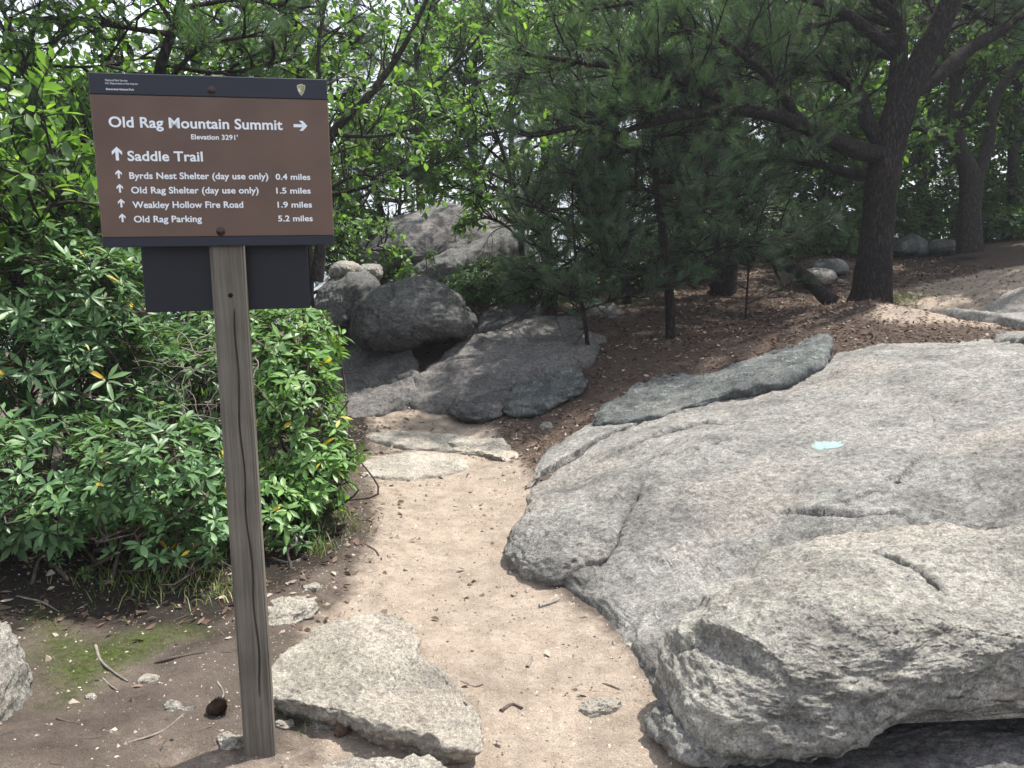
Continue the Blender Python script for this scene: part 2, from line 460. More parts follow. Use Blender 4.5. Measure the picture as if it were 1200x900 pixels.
# ------------------------------------------------------------------ ground
GC = [UZ(*a) for a in [(304, 890, 0), (560, 890, 0), (620, 750, 0), (500, 650, 0), (510, 560, .02), (480, 500, .08), (450, 470, .16),
      (430, 420, .42), (640, 480, .16), (700, 430, .42), (790, 405, .60), (900, 380, .74), (1022, 350, .98), (1100, 385, .62),
      (100, 700, .06), (20, 870, .05), (30, 650, .12), (350, 650, .04), (0, 600, .15), (700, 740, -.02), (760, 800, -.02), (620, 570, .0),
      (1000, 880, -.03), (1190, 800, -.03), (900, 700, -.05), (1100, 640, .02), (800, 560, .1), (970, 523, .2), (1190, 500, .3)]]
GC += [U(*a) for a in [(850, 345, 11), (1150, 312, 12), (945, 312, 12), (1100, 287, 14), (1200, 300, 12), (600, 345, 11), (480, 350, 11), (1190, 345, 9.6)]]
GC += [np.array(a) for a in [(0, 0.3, 0), (-1.5, .5, .05), (2, .5, 0), (-3, 3, .2), (-5, 3, 0), (-2, 5, .15), (-4, 6, -.2), (-2.2, 8, .1), (-5, 10, -.7), (-1.5, 13, .4),
       (2, 16, 1.4), (6, 16, 1.7), (8, 8, 1.2), (7, 4, .7), (6, 1, .4), (-6, 15, -1.4), (-9, 8, -1.5), (10, 14, 1.8)]]
GT = TPS(GC, 0.01)
def ground_base(x, y):
    x = np.asarray(x, float); y = np.asarray(y, float)
    r = np.hypot(x - 1.5, y - 7)
    loc = GT(np.clip(x, -14, 16), np.clip(y, -6, 22))
    p = np.stack([x, y, 0 * x], -1).reshape(-1, 3)
    far = 0.8 - 0.30 * np.maximum(r - 11, 0) ** 0.97
    far = np.maximum(far, -60 + 12 * fbm(p, .003, 4, 3).reshape(x.shape))
    ridge = sstep(600, 1700, r) * (75 + 40 * fbm(p, .0016, 5, 5).reshape(x.shape))
    far = far + ridge
    w = sstep(9.0, 15.0, r)
    return loc * (1 - w) + far * w
PATH = [UZ(px, py, 0.02) for px, py in [(440, 492), (560, 500), (600, 535), (622, 572), (598, 645), (640, 690), (700, 735), (780, 820), (800, 900), (820, 1010),
        (560, 1000), (400, 960), (385, 830), (372, 738), (425, 690), (452, 620), (444, 560)]]
MOSS = [UZ(px, py, 0.05) for px, py in [(30, 700), (120, 735), (215, 715), (270, 735), (190, 765), (130, 800), (95, 838), (40, 850), (20, 760)]]
SAND = [UZ(1050, 372, .85), UZ(1140, 378, .8), UZ(1260, 370, .85), U(1260, 318, 11.4), U(1090, 332, 10.8)]
def ground_z(x, y):
    x = np.asarray(x, float); y = np.asarray(y, float)
    z = ground_base(x, y)
    p = np.stack([x, y, 0 * x], -1).reshape(-1, 3)
    sd = poly_sd(x, y, PATH)
    on = sstep(-.25, .25, sd)
    amp = (1 - .55 * on)
    n = (0.05 * fbm(p, .9, 3, 1) + .012 * fbm(p, 6, 3, 2)).reshape(x.shape) * amp + .0065 * fbm(p, 16, 3, 4).reshape(x.shape)
    r = np.hypot(x - 1.5, y - 7)
    return z + n * (1 - sstep(9, 15, r)) - .03 * on

def axis(a, b, step, far):
    mid = np.arange(a, b + step * .5, step)
    g, s, out = 0, step, []
    while g < far:
        s *= 1.16; g += s; out.append(g)
    o = np.array(out)
    return np.concatenate([a - o[::-1], mid, b + o])
gx = axis(-3.2, 4.6, .028, 2600); gy = axis(0.9, 12.0, .03, 2600)
GX, GY = np.meshgrid(gx, gy, indexing='ij')
GZ = ground_z(GX, GY)

def mat_ground():
    m, ns, ls, b = new_mat('forest_ground')
    tc = N(ns, 'ShaderNodeTexCoord'); co = tc.outputs['Object']
    def att(n):
        a = N(ns, 'ShaderNodeAttribute'); a.attribute_name = n; return a.outputs['Fac']
    nA = N(ns, 'ShaderNodeTexNoise', Scale=3.0, Detail=8, Roughness=.65); ls.new(co, nA.inputs['Vector'])
    nB = N(ns, 'ShaderNodeTexNoise', Scale=45, Detail=6, Roughness=.75); ls.new(co, nB.inputs['Vector'])
    nC = N(ns, 'ShaderNodeTexNoise', Scale=190, Detail=3, Roughness=.8); ls.new(co, nC.inputs['Vector'])
    nD = N(ns, 'ShaderNodeTexNoise', Scale=11, Detail=6, Roughness=.7); ls.new(co, nD.inputs['Vector'])
    soil = ramp(ns, [(.3, (.055, .044, .037)), (.7, (.15, .122, .102))]); ls.new(nA.outputs['Fac'], soil.inputs['Fac'])
    dirt = ramp(ns, [(.3, (.245, .20, .160)), (.52, (.33, .272, .220)), (.75, (.40, .34, .282))]); ls.new(nD.outputs['Fac'], dirt.inputs['Fac'])
    litt = ramp(ns, [(.3, (.048, .036, .030)), (.5, (.085, .064, .053)), (.75, (.14, .11, .092))]); ls.new(nB.outputs['Fac'], litt.inputs['Fac'])
    moss = ramp(ns, [(.35, (.035, .045, .016)), (.7, (.08, .10, .026))]); ls.new(nB.outputs['Fac'], moss.inputs['Fac'])
    def brk(a, lo, hi):
        s = N(ns, 'ShaderNodeMath', operation='MULTIPLY_ADD'); s.inputs[1].default_value = .7; ls.new(nD.outputs['Fac'], s.inputs[0])
        t = N(ns, 'ShaderNodeMath', operation='ADD'); t.inputs[1].default_value = -.35; ls.new(a, t.inputs[0]); ls.new(t.outputs['Value'], s.inputs[2])
        mr = N(ns, 'ShaderNodeMapRange'); mr.inputs['From Min'].default_value = lo; mr.inputs['From Max'].default_value = hi
        ls.new(s.outputs['Value'], mr.inputs['Value']); return mr.outputs['Result']
    c = mixc(ns, ls, brk(att('litter'), .35, .6), soil.outputs['Color'], litt.outputs['Color'])
    c = mixc(ns, ls, brk(att('humus_shade'), .3, .7), c, (.03, .025, .021))  # dark humus, with the shrub shade painted into its tone
    c = mixc(ns, ls, brk(att('moss'), .35, .75), c, moss.outputs['Color'])
    pm = ramp(ns, [(.32, .78), (.5, 1.0), (.68, 1.1)]); ls.new(nA.outputs['Fac'], pm.inputs['Fac'])
    dc = mixc(ns, ls, 1.0, dirt.outputs['Color'], pm.outputs['Color'], 'MULTIPLY')
    c = mixc(ns, ls, brk(att('path'), .3, .7), c, dc)
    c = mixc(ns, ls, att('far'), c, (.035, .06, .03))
    g = ramp(ns, [(.36, .66), (.5, 1.0), (.64, 1.2)]); ls.new(nC.outputs['Fac'], g.inputs['Fac'])
    c = mixc(ns, ls, 1.0, c, g.outputs['Color'], 'MULTIPLY')
    g2 = ramp(ns, [(.33, .8), (.5, 1.0), (.7, 1.1)]); ls.new(nB.outputs['Fac'], g2.inputs['Fac'])
    c = mixc(ns, ls, 1.0, c, g2.outputs['Color'], 'MULTIPLY')
    ls.new(c, b.inputs['Base Color']); b.inputs['Roughness'].default_value = .97; b.inputs['Specular IOR Level'].default_value = .12
    ad = N(ns, 'ShaderNodeMath', operation='MULTIPLY_ADD'); ad.inputs[1].default_value = .5
    ls.new(nC.outputs['Fac'], ad.inputs[0]); ls.new(nB.outputs['Fac'], ad.inputs[2])
    bp = N(ns, 'ShaderNodeBump', Strength=.9, Distance=.016); ls.new(ad.outputs['Value'], bp.inputs['Height']); ls.new(bp.outputs['Normal'], b.inputs['Normal'])
    return m
M_GROUND = mat_ground()
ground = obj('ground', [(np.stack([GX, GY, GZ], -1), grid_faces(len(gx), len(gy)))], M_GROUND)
tag(ground, 'tan dirt and brown leaf litter ground of the summit clearing', None, None, 'structure')
def vattr(o, name, val):
    a = o.data.attributes.new(name, 'FLOAT', 'POINT'); a.data.foreach_set('value', np.asarray(val, np.float32).ravel())
_pn = np.stack([GX, GY, 0 * GX], -1).reshape(-1, 3)
PM = sstep(-.22, .12, poly_sd(GX, GY, PATH))
PM = np.maximum(PM, 1.0 * sstep(-.5, .1, poly_sd(GX, GY, SAND)))
PM = np.maximum(PM, .50 * sstep(2.9, 2.2, GY) * sstep(-1.9, -.6, GX) * sstep(.7, .4, GX))
def litter_mask(x, y): return sstep(5.4, 6.3, y + .3 * (x > 0)) * sstep(-1.6, -.4, x) * 1.0
vattr(ground, 'path', PM)
vattr(ground, 'moss', sstep(-.20, .22, poly_sd(GX, GY, MOSS)) * .72 + .55 * (np.hypot(GX - U(1050, 345, 9.3)[0], GY - 9.2) < .6))
vattr(ground, 'litter', litter_mask(GX, GY))
HUM_SHADE = [UZ(px, py, .1) for px, py in [(-250, 640), (0, 600), (280, 630), (420, 600), (400, 640), (300, 690), (240, 725), (150, 722), (60, 715), (-40, 760), (-250, 800)]]  # bank of humus darkened further where the laurels' shade is painted in
vattr(ground, 'humus_shade', np.maximum(sstep(-.15, .2, poly_sd(GX, GY, HUM_SHADE)), sstep(-.8, -1.4, GX) * sstep(3.6, 4.2, GY) * sstep(9, 7, GY)))
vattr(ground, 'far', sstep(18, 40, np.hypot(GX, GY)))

def zat(x, y):                            # height on the built ground sheet
    x = np.asarray(x, float); y = np.asarray(y, float)
    i = np.clip(np.searchsorted(gx, x) - 1, 0, len(gx) - 2); j = np.clip(np.searchsorted(gy, y) - 1, 0, len(gy) - 2)
    fx = (x - gx[i]) / (gx[i + 1] - gx[i]); fy = (y - gy[j]) / (gy[j + 1] - gy[j])
    return (GZ[i, j] * (1 - fx) + GZ[i + 1, j] * fx) * (1 - fy) + (GZ[i, j + 1] * (1 - fx) + GZ[i + 1, j + 1] * fx) * fy
def G(px, py):                            # photo point dropped on the ground
    d = ray(px, py)
    t = np.linspace(1.0, 18, 1200)
    P = CAM + d[None] * t[:, None]
    below = P[:, 2] < zat(P[:, 0], P[:, 1])
    k = int(np.argmax(below)) if below.any() else len(t) - 1
    return P[k]

# ------------------------------------------------------------------ rocks
def slab(outline, top, bottom, edge=.06, nth=300, nrho=90, nside=14, side=None, amp=(.03, .012, .005), freq=1.6, seed=0,
         cracks=(), steps=(), centre=None, jag=.02, layered=0.0, ease=.62):
    """a lump of rock over a plan outline: top surface, rounded rim, side wall down to the bottom level"""
    O = catmull(np.asarray([o[:2] for o in outline], float), nth * 3, True)
    O = resample(np.concatenate([O, O[:1]]), nth + 1)[:-1]
    c = np.asarray(centre[:2] if centre is not None else O.mean(0), float)
    O3 = np.concatenate([O, np.zeros((nth, 1))], 1)
    O = O + nrm(O - c) * (jag * fbm(O3, 5, 4, seed + 31))[:, None]
    rad = np.linalg.norm(O - c, axis=1)
    rho = np.linspace(0.0, 1.0, nrho) ** ease
    X = c[0] + rho[None] * (O[:, None, 0] - c[0]); Y = c[1] + rho[None] * (O[:, None, 1] - c[1])
    dist = (1 - rho)[None] * rad[:, None]
    zt = top(X, Y)
    q = np.clip(1 - dist / edge, 0, 1)
    rim = edge * (1 - np.sqrt(np.maximum(1 - q * q, 0)))
    Z = zt - rim
    for line, depth, width in cracks:
        d, sd, al = seg_dist(X, Y, line)
        wob = 1 + .5 * fbm(np.stack([X, Y, 0 * X], -1).reshape(-1, 3), 9, 2, seed).reshape(X.shape)
        fade = sstep(0, .12, al) * sstep(1.0, .88, al)
        Z = Z - depth * np.exp(-(d / (width * np.maximum(wob, .3))) ** 2) * np.clip(fade + .15, 0, 1)
    for line, height, sharp, reach in steps:        # one side stands above the other
        d, sd, _ = seg_dist(X, Y, line)
        la, lb = np.asarray(line[0][:2]), np.asarray(line[-1][:2]); lc = lb - la
        al = np.clip(((X - la[0]) * lc[0] + (Y - la[1]) * lc[1]) / (lc @ lc), 0, 1)
        fade = sstep(0, .22, al) * sstep(1.0, .5, al)
        Z = Z + height * sstep(-sharp, sharp, sd * d) * np.exp(-np.where(sd > 0, d / reach, 0)) * fade * (np.where(sd > 0, 1, np.exp(-d / .03)))
    V = [np.stack([X, Y, Z], -1)]
    s = np.linspace(0, 1, nside + 1)[1:]
    zb = bottom(O[:, 0], O[:, 1])
    ze = Z[:, -1]
    sh = side(s) if side is not None else -0.10 * s ** 2 + .02 * np.sin(s * 9)
    if sh.ndim == 1: sh = np.repeat(sh[None], nth, 0)
    N2 = nrm(O - c)
    SX = O[:, None, 0] + N2[:, None, 0] * sh; SY = O[:, None, 1] + N2[:, None, 1] * sh
    SZ = ze[:, None] + (zb - ze)[:, None] * s[None]
    V.append(np.stack([SX, SY, SZ], -1))
    # close the underside
    V.append(np.stack([np.repeat(c[0], nth), np.repeat(c[1], nth), np.full(nth, zb.min())], -1)[:, None])
    V = np.concatenate(V, 1); nv = V.shape[1]
    P = V.reshape(-1, 3)
    Fq = grid_faces(nth, nv, True)
    du = np.roll(V, -1, 0) - np.roll(V, 1, 0); dv = np.gradient(V, axis=1)
    Nn = nrm(np.cross(du, dv).reshape(-1, 3))
    up = Nn.reshape(V.shape)[:, :nrho // 2, 2].mean()
    if up < 0: Nn = -Nn; Fq = Fq[:, ::-1]
    Nn.reshape(V.shape)[:, 0] = (0, 0, 1)
    st = P * np.array([1, 1, 2.2])
    d = amp[0] * fbm(st, freq, 4, seed) + amp[1] * fbm(st, freq * 6, 4, seed + 5) + amp[2] * 1.2 * fbm(st, freq * 15, 3, seed + 9, .6)
    w0 = fbm(st, freq * 3.2, 5, seed + 13, .55) * 3.0
    fl = np.floor(w0); w1 = w0 - fl
    d = d + amp[1] * 1.1 * (fl + sstep(.0, .22, w1)) / 3.0
    if layered:
        h = P[:, 2] + .25 * P[:, 0] + .05 * fbm(P, 2.5, 3, seed + 3)
        lay = np.abs(((h * 14) % 1) - .5) * 2
        d = d + layered * (lay - .5) * (1 - np.abs(Nn[:, 2]))
    P = P + Nn * d[:, None]
    P.reshape(V.shape)[:, 0] = P.reshape(V.shape)[:, 0].mean(0)
    return P, Fq
def boulder(outline, Y, depth, seed=0, amp=(.05, .02, .008), freq=1.8, nth=160, nph=70, cracks=0, tilt=0.0, pw=2.4, flatb=None):
    """rounded boulder whose photo outline sits at distance Y and which is as thick as 'depth' each way"""
    O = np.array([U(px, py, Y) for px, py in outline])
    O = catmull(O, nth * 3, True); O = resample(np.concatenate([O, O[:1]]), nth + 1)[:-1]
    c = O.mean(0)
    ph = np.linspace(-1, 1, nph)
    ang = ph * np.pi / 2
    cs = np.abs(np.cos(ang)) ** (2 / pw); sn = np.sign(ang) * np.abs(np.sin(ang)) ** (2 / pw)
    fw = nrm(np.array([c[0], c[1], 0]) - np.array([0, 0, 0]))
    V = c + (O - c)[:, None] * cs[None, :, None] + fw * (sn * depth)[None, :, None]
    V[..., 2] += tilt * (sn * depth)[None, :]
    P = V.reshape(-1, 3)
    F = grid_faces(nth, nph, True)
    du = np.roll(V, -1, 0) - np.roll(V, 1, 0); dv = np.gradient(V, axis=1)
    Nn = nrm(np.cross(du, dv).reshape(-1, 3))
    if ((P - c) * Nn).sum() < 0: Nn = -Nn; F = F[:, ::-1]
    bad = (np.abs(Nn).sum(1) < .5); Nn[bad] = nrm(P[bad] - c)
    Nn.reshape(V.shape)[:, 0] = -fw; Nn.reshape(V.shape)[:, -1] = fw
    d = amp[0] * fbm(P, freq, 3, seed) + amp[1] * fbm(P, freq * 5, 4, seed + 3) + amp[2] * (1 - 2 * np.abs(fbm(P, freq * 14, 3, seed + 7)))
    if cracks:
        w = np.abs(fbm(P * np.array([.6, .6, 1.6]), freq * 1.1, 2, seed + 11)); d = d - cracks * np.exp(-(w / .035) ** 2)
    P = P + Nn * d[:, None]
    return P, F
def pxpoly(pts, z):                       # photo points on a level (or each with its own level)
    return [UZ(p[0], p[1], p[2] if len(p) > 2 else z) for p in pts]
def rock(name, geo, mat, label, cat='rock', group=None):
    V = geo[0] if not isinstance(geo, list) else np.concatenate([g[0] for g in geo])
    base = np.array([V[:, 0].mean(), V[:, 1].mean(), V[:, 2].min()])
    o = obj(name, geo if isinstance(geo, list) else [geo], mat, origin=base)
    return tag(o, label, cat, group)

# the large sloping outcrop on the right
OCC = [UZ(*a) for a in [(620, 570, .05), (690, 500, .17), (780, 485, .28), (850, 480, .36), (905, 490, .42), (970, 420, .62), (1100, 385, .70), (1200, 395, .72),
       (970, 523, .46), (1190, 500, .6), (800, 560, .30), (760, 620, .20), (1000, 600, .36), (1100, 610, .37), (1190, 590, .46), (650, 640, .10), (690, 610, .15),
       (700, 740, .03), (760, 800, .03), (1400, 500, .75), (1400, 640, .5), (1380, 400, .9), (640, 690, .0), (870, 440, .42), (800, 455, .34), (860, 700, .12), (1000, 700, .2)]]
OT = TPS(OCC, .004)
OUT = pxpoly([(612, 575), (618, 555), (640, 522), (690, 494), (750, 468), (800, 452), (860, 436), (905, 442), (962, 428), (1020, 398), (1100, 380), (1200, 388)], .1)
OUT = [UZ(612, 578, .0), UZ(622, 545, .06), (UZ(645, 520, .10)), UZ(690, 494, .17), UZ(750, 470, .27), UZ(810, 450, .36), UZ(870, 432, .45), UZ(960, 425, .61), UZ(1010, 403, .66),
       UZ(1090, 384, .69), UZ(1170, 383, .74), UZ(1300, 392, .80), UZ(1450, 430, .82), UZ(1500, 560, .7), UZ(1450, 700, .4), UZ(1150, 760, .0), UZ(900, 800, -.02), UZ(800, 845, -.02),
       UZ(772, 815, 0), UZ(740, 765, .0), UZ(700, 715, .0), UZ(655, 685, .0), UZ(604, 655, .0), UZ(594, 630, .0), UZ(606, 608, .0)]
def px_line(pts, f=OT):
    out = []
    for px, py in pts:
        d = ray(px, py); t = np.linspace(1.5, 12, 1500); P = CAM + d * t[:, None]
        b = P[:, 2] < f(P[:, 0], P[:, 1]); k = int(np.argmax(b)) if b.any() else -1
        out.append(P[k])
    return out
C1 = px_line([(612, 574), (644, 551), (681, 529), (725, 505), (760, 492)])
C2 = px_line([(690, 547), (707, 540), (751, 521), (787, 509), (824, 498), (860, 500), (878, 490)])
C3 = px_line([(690, 672), (703, 660), (718, 639), (729, 613), (745, 590), (752, 578)])
C4 = px_line([(905, 603), (950, 606), (1000, 608), (1050, 602), (1087, 618)])
C5 = px_line([(810, 540), (850, 518), (862, 508)])
C6 = px_line([(1105, 560), (1140, 566), (1150, 572)])
C7 = px_line([(985, 600), (1060, 560), (1100, 520), (1090, 480)])
C8 = px_line([(1110, 385), (1140, 388), (1200, 402), (1260, 415)])
C9 = px_line([(1130, 530), (1170, 538), (1200, 536)])
geo = slab(OUT, OT, lambda x, y: GT(x, y) - .12, edge=.10, nth=560, nrho=330, nside=12, amp=(.030, .010, .0045), freq=1.3, seed=2, centre=UZ(960, 540, .4),
           cracks=[(C1, .08, .016), (C2, .035, .011), (C3, .05, .022), (C4, .02, .012), (C5, .025, .010), (C6, .015, .008), (C7, .012, .012), (C8, .06, .03), (C9, .015, .008)],
           steps=[(C2, .03, .016, .35), (C4, .018, .02, .3), (C8, .05, .03, .4), (C1, .03, .016, .4), (C7, .018, .02, .4), (C5, .02, .012, .3)], ease=.75)
outcrop = rock('granite_outcrop', geo, M_ROCK, 'broad grey granite slab with a pale blue blaze, sloping up right of the path', 'outcrop')
# painted blaze: a thin skin of paint following the grain of the slab
def mat_blaze():
    m, ns, ls, b = new_mat('worn_blue_paint')
    tc = N(ns, 'ShaderNodeTexCoord'); no = N(ns, 'ShaderNodeTexNoise', Scale=70, Detail=8, Roughness=.8); ls.new(tc.outputs['Object'], no.inputs['Vector'])
    r = ramp(ns, [(.40, (.20, .20, .185)), (.48, (.20, .27, .265)), (.60, (.14, .25, .255)), (.72, (.26, .28, .265))]); ls.new(no.outputs['Fac'], r.inputs['Fac']); ls.new(r.outputs['Color'], b.inputs['Base Color'])
    b.inputs['Roughness'].default_value = .8
    return m
bp = px_line([(970, 523)])[0]
OV, OF = geo
fc = OV[OF].mean(1)
ex, ey = (fc[:, 0] - bp[0]) / .078, (fc[:, 1] - bp[1]) / .085
inb = (np.abs(ex) ** 3 + np.abs(ey) ** 3 + .5 * fbm(fc * np.array([1, 1, 0]), 70, 4, 77) < .8) & (fc[:, 2] > bp[2] - .15)
used, inv = np.unique(OF[inb], return_inverse=True)
obj('painted_blaze', [(OV[used] + np.array([0, 0, .003]), inv.reshape(-1, 4))], mat_blaze(), outcrop)

# the thick pale boulder in the right foreground: an upper sheet over a lower, recessed one
FT = TPS([UZ(*a) for a in [(900, 645, .33), (1000, 625, .38), (1190, 622, .45), (1000, 720, .41), (1100, 760, .40), (835, 752, .30), (800, 735, .28), (950, 830, .25), (1000, 852, .22),
          (1190, 800, .30), (1400, 640, .5), (1400, 800, .35), (850, 690, .31)]], .002)
UPO = [UZ(782, 738, .24), UZ(800, 708, .26), UZ(845, 668, .30), UZ(895, 640, .33), UZ(1000, 618, .38), UZ(1190, 612, .45), UZ(1420, 620, .5), UZ(1560, 700, .45), UZ(1500, 800, .3), UZ(1200, 806, .28), UZ(1100, 838, .24), UZ(1000, 856, .2),
       UZ(950, 838, .22), UZ(915, 803, .25), UZ(880, 784, .26), UZ(836, 760, .27), UZ(800, 748, .25)]
LOO = [UZ(764, 770, .14), UZ(784, 735, .2), UZ(850, 680, .25), UZ(1000, 640, .2), UZ(1200, 640, .2), UZ(1420, 660, .2), UZ(1450, 780, .16), UZ(1200, 822, .16), UZ(1080, 852, .14), UZ(1000, 868, .13), UZ(940, 866, .13), UZ(880, 866, .11), UZ(826, 856, .11), UZ(786, 818, .12)]
CK = px_line([(1028, 653), (1065, 670), (1102, 692)], FT)
LIP = px_line([(788, 744), (808, 748), (836, 757), (868, 774), (900, 792), (925, 806), (948, 828), (968, 846)], FT)
BLK = [UZ(768, 768, .16), UZ(784, 735, .22), UZ(805, 705, .25), UZ(848, 667, .30), UZ(897, 640, .33), UZ(1000, 617, .38), UZ(1190, 611, .45), UZ(1420, 620, .5), UZ(1560, 700, .45), UZ(1500, 790, .25), UZ(1200, 818, .18), UZ(1080, 850, .15), UZ(1000, 866, .14), UZ(930, 868, .13),
       UZ(870, 864, .13), UZ(826, 852, .13), UZ(788, 815, .14)]
blk = slab(BLK, FT, lambda x, y: .095 + .05 * np.clip(x - .6, 0, 1.5) + .035 * fbm(np.stack([x, y, 0 * x], -1), 3.5, 3, 88), edge=.17, nth=640, nrho=230, nside=26, side=lambda s: .012 * np.sin(s * 5) - .16 * s ** 2, amp=(.028, .0085, .0035), freq=2.0, seed=21,
           cracks=[(CK, .05, .010), (LIP, .02, .012)], steps=[(LIP, .075, .012, .45), (CK, .02, .012, .3)], centre=UZ(1060, 730, .4), jag=.02, layered=.006, ease=.7)
rock('overhanging_boulder', blk, M_ROCKW, 'pale rough overhanging boulder in the foreground, black shadow beneath its lip', 'boulder')
rock('wedged_rock', slab(pxpoly([(775, 838), (790, 800), (850, 820), (900, 850), (900, 872), (850, 880), (800, 872)], .06), lambda x, y: .085 + 0 * x, lambda x, y: -.08 + 0 * x, edge=.04, nth=140, nrho=40, amp=(.014, .01, .005), freq=4, seed=33), M_ROCK,
     'low dark grey rock wedged under the left tip of the overhanging boulder', 'rock')
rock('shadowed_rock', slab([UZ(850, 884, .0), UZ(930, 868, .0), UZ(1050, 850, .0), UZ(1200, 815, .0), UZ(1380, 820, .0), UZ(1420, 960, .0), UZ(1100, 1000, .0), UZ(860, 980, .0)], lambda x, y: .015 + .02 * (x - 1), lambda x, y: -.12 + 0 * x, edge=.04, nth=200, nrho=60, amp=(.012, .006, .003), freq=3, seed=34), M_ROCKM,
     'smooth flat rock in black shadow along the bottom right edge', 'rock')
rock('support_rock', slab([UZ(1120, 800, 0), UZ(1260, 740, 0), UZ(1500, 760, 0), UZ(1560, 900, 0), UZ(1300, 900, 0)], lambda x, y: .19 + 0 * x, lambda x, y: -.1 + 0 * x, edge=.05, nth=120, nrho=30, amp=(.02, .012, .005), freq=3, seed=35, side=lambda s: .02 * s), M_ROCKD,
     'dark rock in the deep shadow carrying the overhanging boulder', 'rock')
# the rounded lump at the outcrop's left foot
LMT = TPS([UZ(*a) for a in [(600, 640, .06), (650, 620, .15), (700, 615, .19), (720, 600, .18), (690, 655, .12), (650, 660, .09), (640, 600, .12)]], .002)
rock('rounded_rock', slab([UZ(596, 650, .0), UZ(598, 628, .04), UZ(612, 606, .08), UZ(650, 592, .13), (UZ(700, 585, .18)), UZ(738, 586, .19), UZ(733, 612, .17), UZ(716, 645, .12), UZ(695, 668, .06), UZ(640, 682, .0), UZ(612, 672, 0)],
     LMT, lambda x, y: GT(x, y) - .08, edge=.06, nth=240, nrho=90, amp=(.012, .008, .0035), freq=3, seed=41, jag=.012, side=lambda s: .01 - .04 * s), M_ROCK,
     'rounded grey rock where the path squeezes past the outcrop, split off by a brown crack', 'rock')
# the dark lifted slab behind the outcrop
LT = TPS([UZ(*a) for a in [(690, 492, .22), (760, 455, .36), (800, 470, .36), (850, 420, .52), (850, 455, .46), (920, 392, .68), (968, 397, .72), (930, 435, .60), (900, 445, .55), (640, 500, .16)]], .003)
rock('lifted_slab', slab([UZ(690, 500, .17), UZ(735, 462, .30), UZ(790, 430, .44), UZ(850, 408, .55), UZ(920, 390, .68), UZ(962, 388, .73), UZ(974, 402, .72), UZ(950, 428, .63), UZ(905, 447, .55), UZ(850, 458, .46), UZ(800, 476, .36), UZ(750, 494, .25)],
     LT, lambda x, y: LT(x, y) - .24, edge=.06, nth=300, nrho=90, amp=(.022, .012, .005), freq=2, seed=51, layered=.02, side=lambda s: -.05 * s - .22 * s ** 2, jag=.02), M_ROCKG,
     'dark blue grey lichened slab lifted off the outcrop, black gap under its right end', 'rock')
# two low stones in the litter left of it
rock('low_stone', slab([UZ(530, 492, .08), UZ(536, 478, .12), UZ(560, 466, .17), UZ(590, 462, .2), UZ(602, 472, .17), UZ(590, 486, .13), UZ(560, 494, .1)], lambda x, y: GT(x, y) + .10, lambda x, y: GT(x, y) - .1, edge=.05, nth=160, nrho=50, amp=(.015, .01, .005), freq=3, seed=55, layered=.015), M_ROCKD,
     'low dark stone at the far end of the dirt path, left of a pale one', 'rock')
rock('low_stone', slab([UZ(592, 490, .10), UZ(600, 474, .15), UZ(640, 456, .24), UZ(678, 448, .30), UZ(684, 462, .26), UZ(660, 474, .19), UZ(620, 492, .11)], lambda x, y: GT(x, y) + .12, lambda x, y: GT(x, y) - .1, edge=.05, nth=160, nrho=50, amp=(.015, .01, .005), freq=3, seed=58, layered=.02), M_ROCKG,
     'long blue grey lichened stone lying in brown pine litter beside the path', 'rock')
# ramps of rock at the end of the path
MT = TPS([UZ(*a) for a in [(500, 470, .2), (540, 440, .38), (600, 420, .5), (650, 390, .66), (700, 365, .8), (720, 360, .84), (600, 455, .34), (690, 400, .62), (560, 400, .62), (480, 440, .36)]], .003)
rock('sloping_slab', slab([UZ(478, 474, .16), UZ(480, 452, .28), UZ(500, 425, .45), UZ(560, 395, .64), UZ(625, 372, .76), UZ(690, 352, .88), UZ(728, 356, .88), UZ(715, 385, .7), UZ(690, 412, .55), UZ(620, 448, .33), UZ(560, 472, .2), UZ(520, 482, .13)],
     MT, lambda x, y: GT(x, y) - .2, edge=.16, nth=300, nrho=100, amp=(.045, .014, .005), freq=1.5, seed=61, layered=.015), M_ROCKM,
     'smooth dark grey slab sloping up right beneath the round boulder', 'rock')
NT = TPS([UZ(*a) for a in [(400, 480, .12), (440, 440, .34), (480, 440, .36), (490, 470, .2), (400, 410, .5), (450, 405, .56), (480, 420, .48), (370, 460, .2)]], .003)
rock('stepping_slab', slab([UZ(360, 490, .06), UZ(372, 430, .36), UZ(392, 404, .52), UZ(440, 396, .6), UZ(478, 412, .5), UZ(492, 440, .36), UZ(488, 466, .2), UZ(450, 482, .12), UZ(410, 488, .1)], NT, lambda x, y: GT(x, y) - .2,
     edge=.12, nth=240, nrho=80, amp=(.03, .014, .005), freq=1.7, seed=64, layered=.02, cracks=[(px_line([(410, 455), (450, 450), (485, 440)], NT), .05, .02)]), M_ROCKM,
     'dark slab the path climbs onto, behind the right edge of the laurel', 'rock')
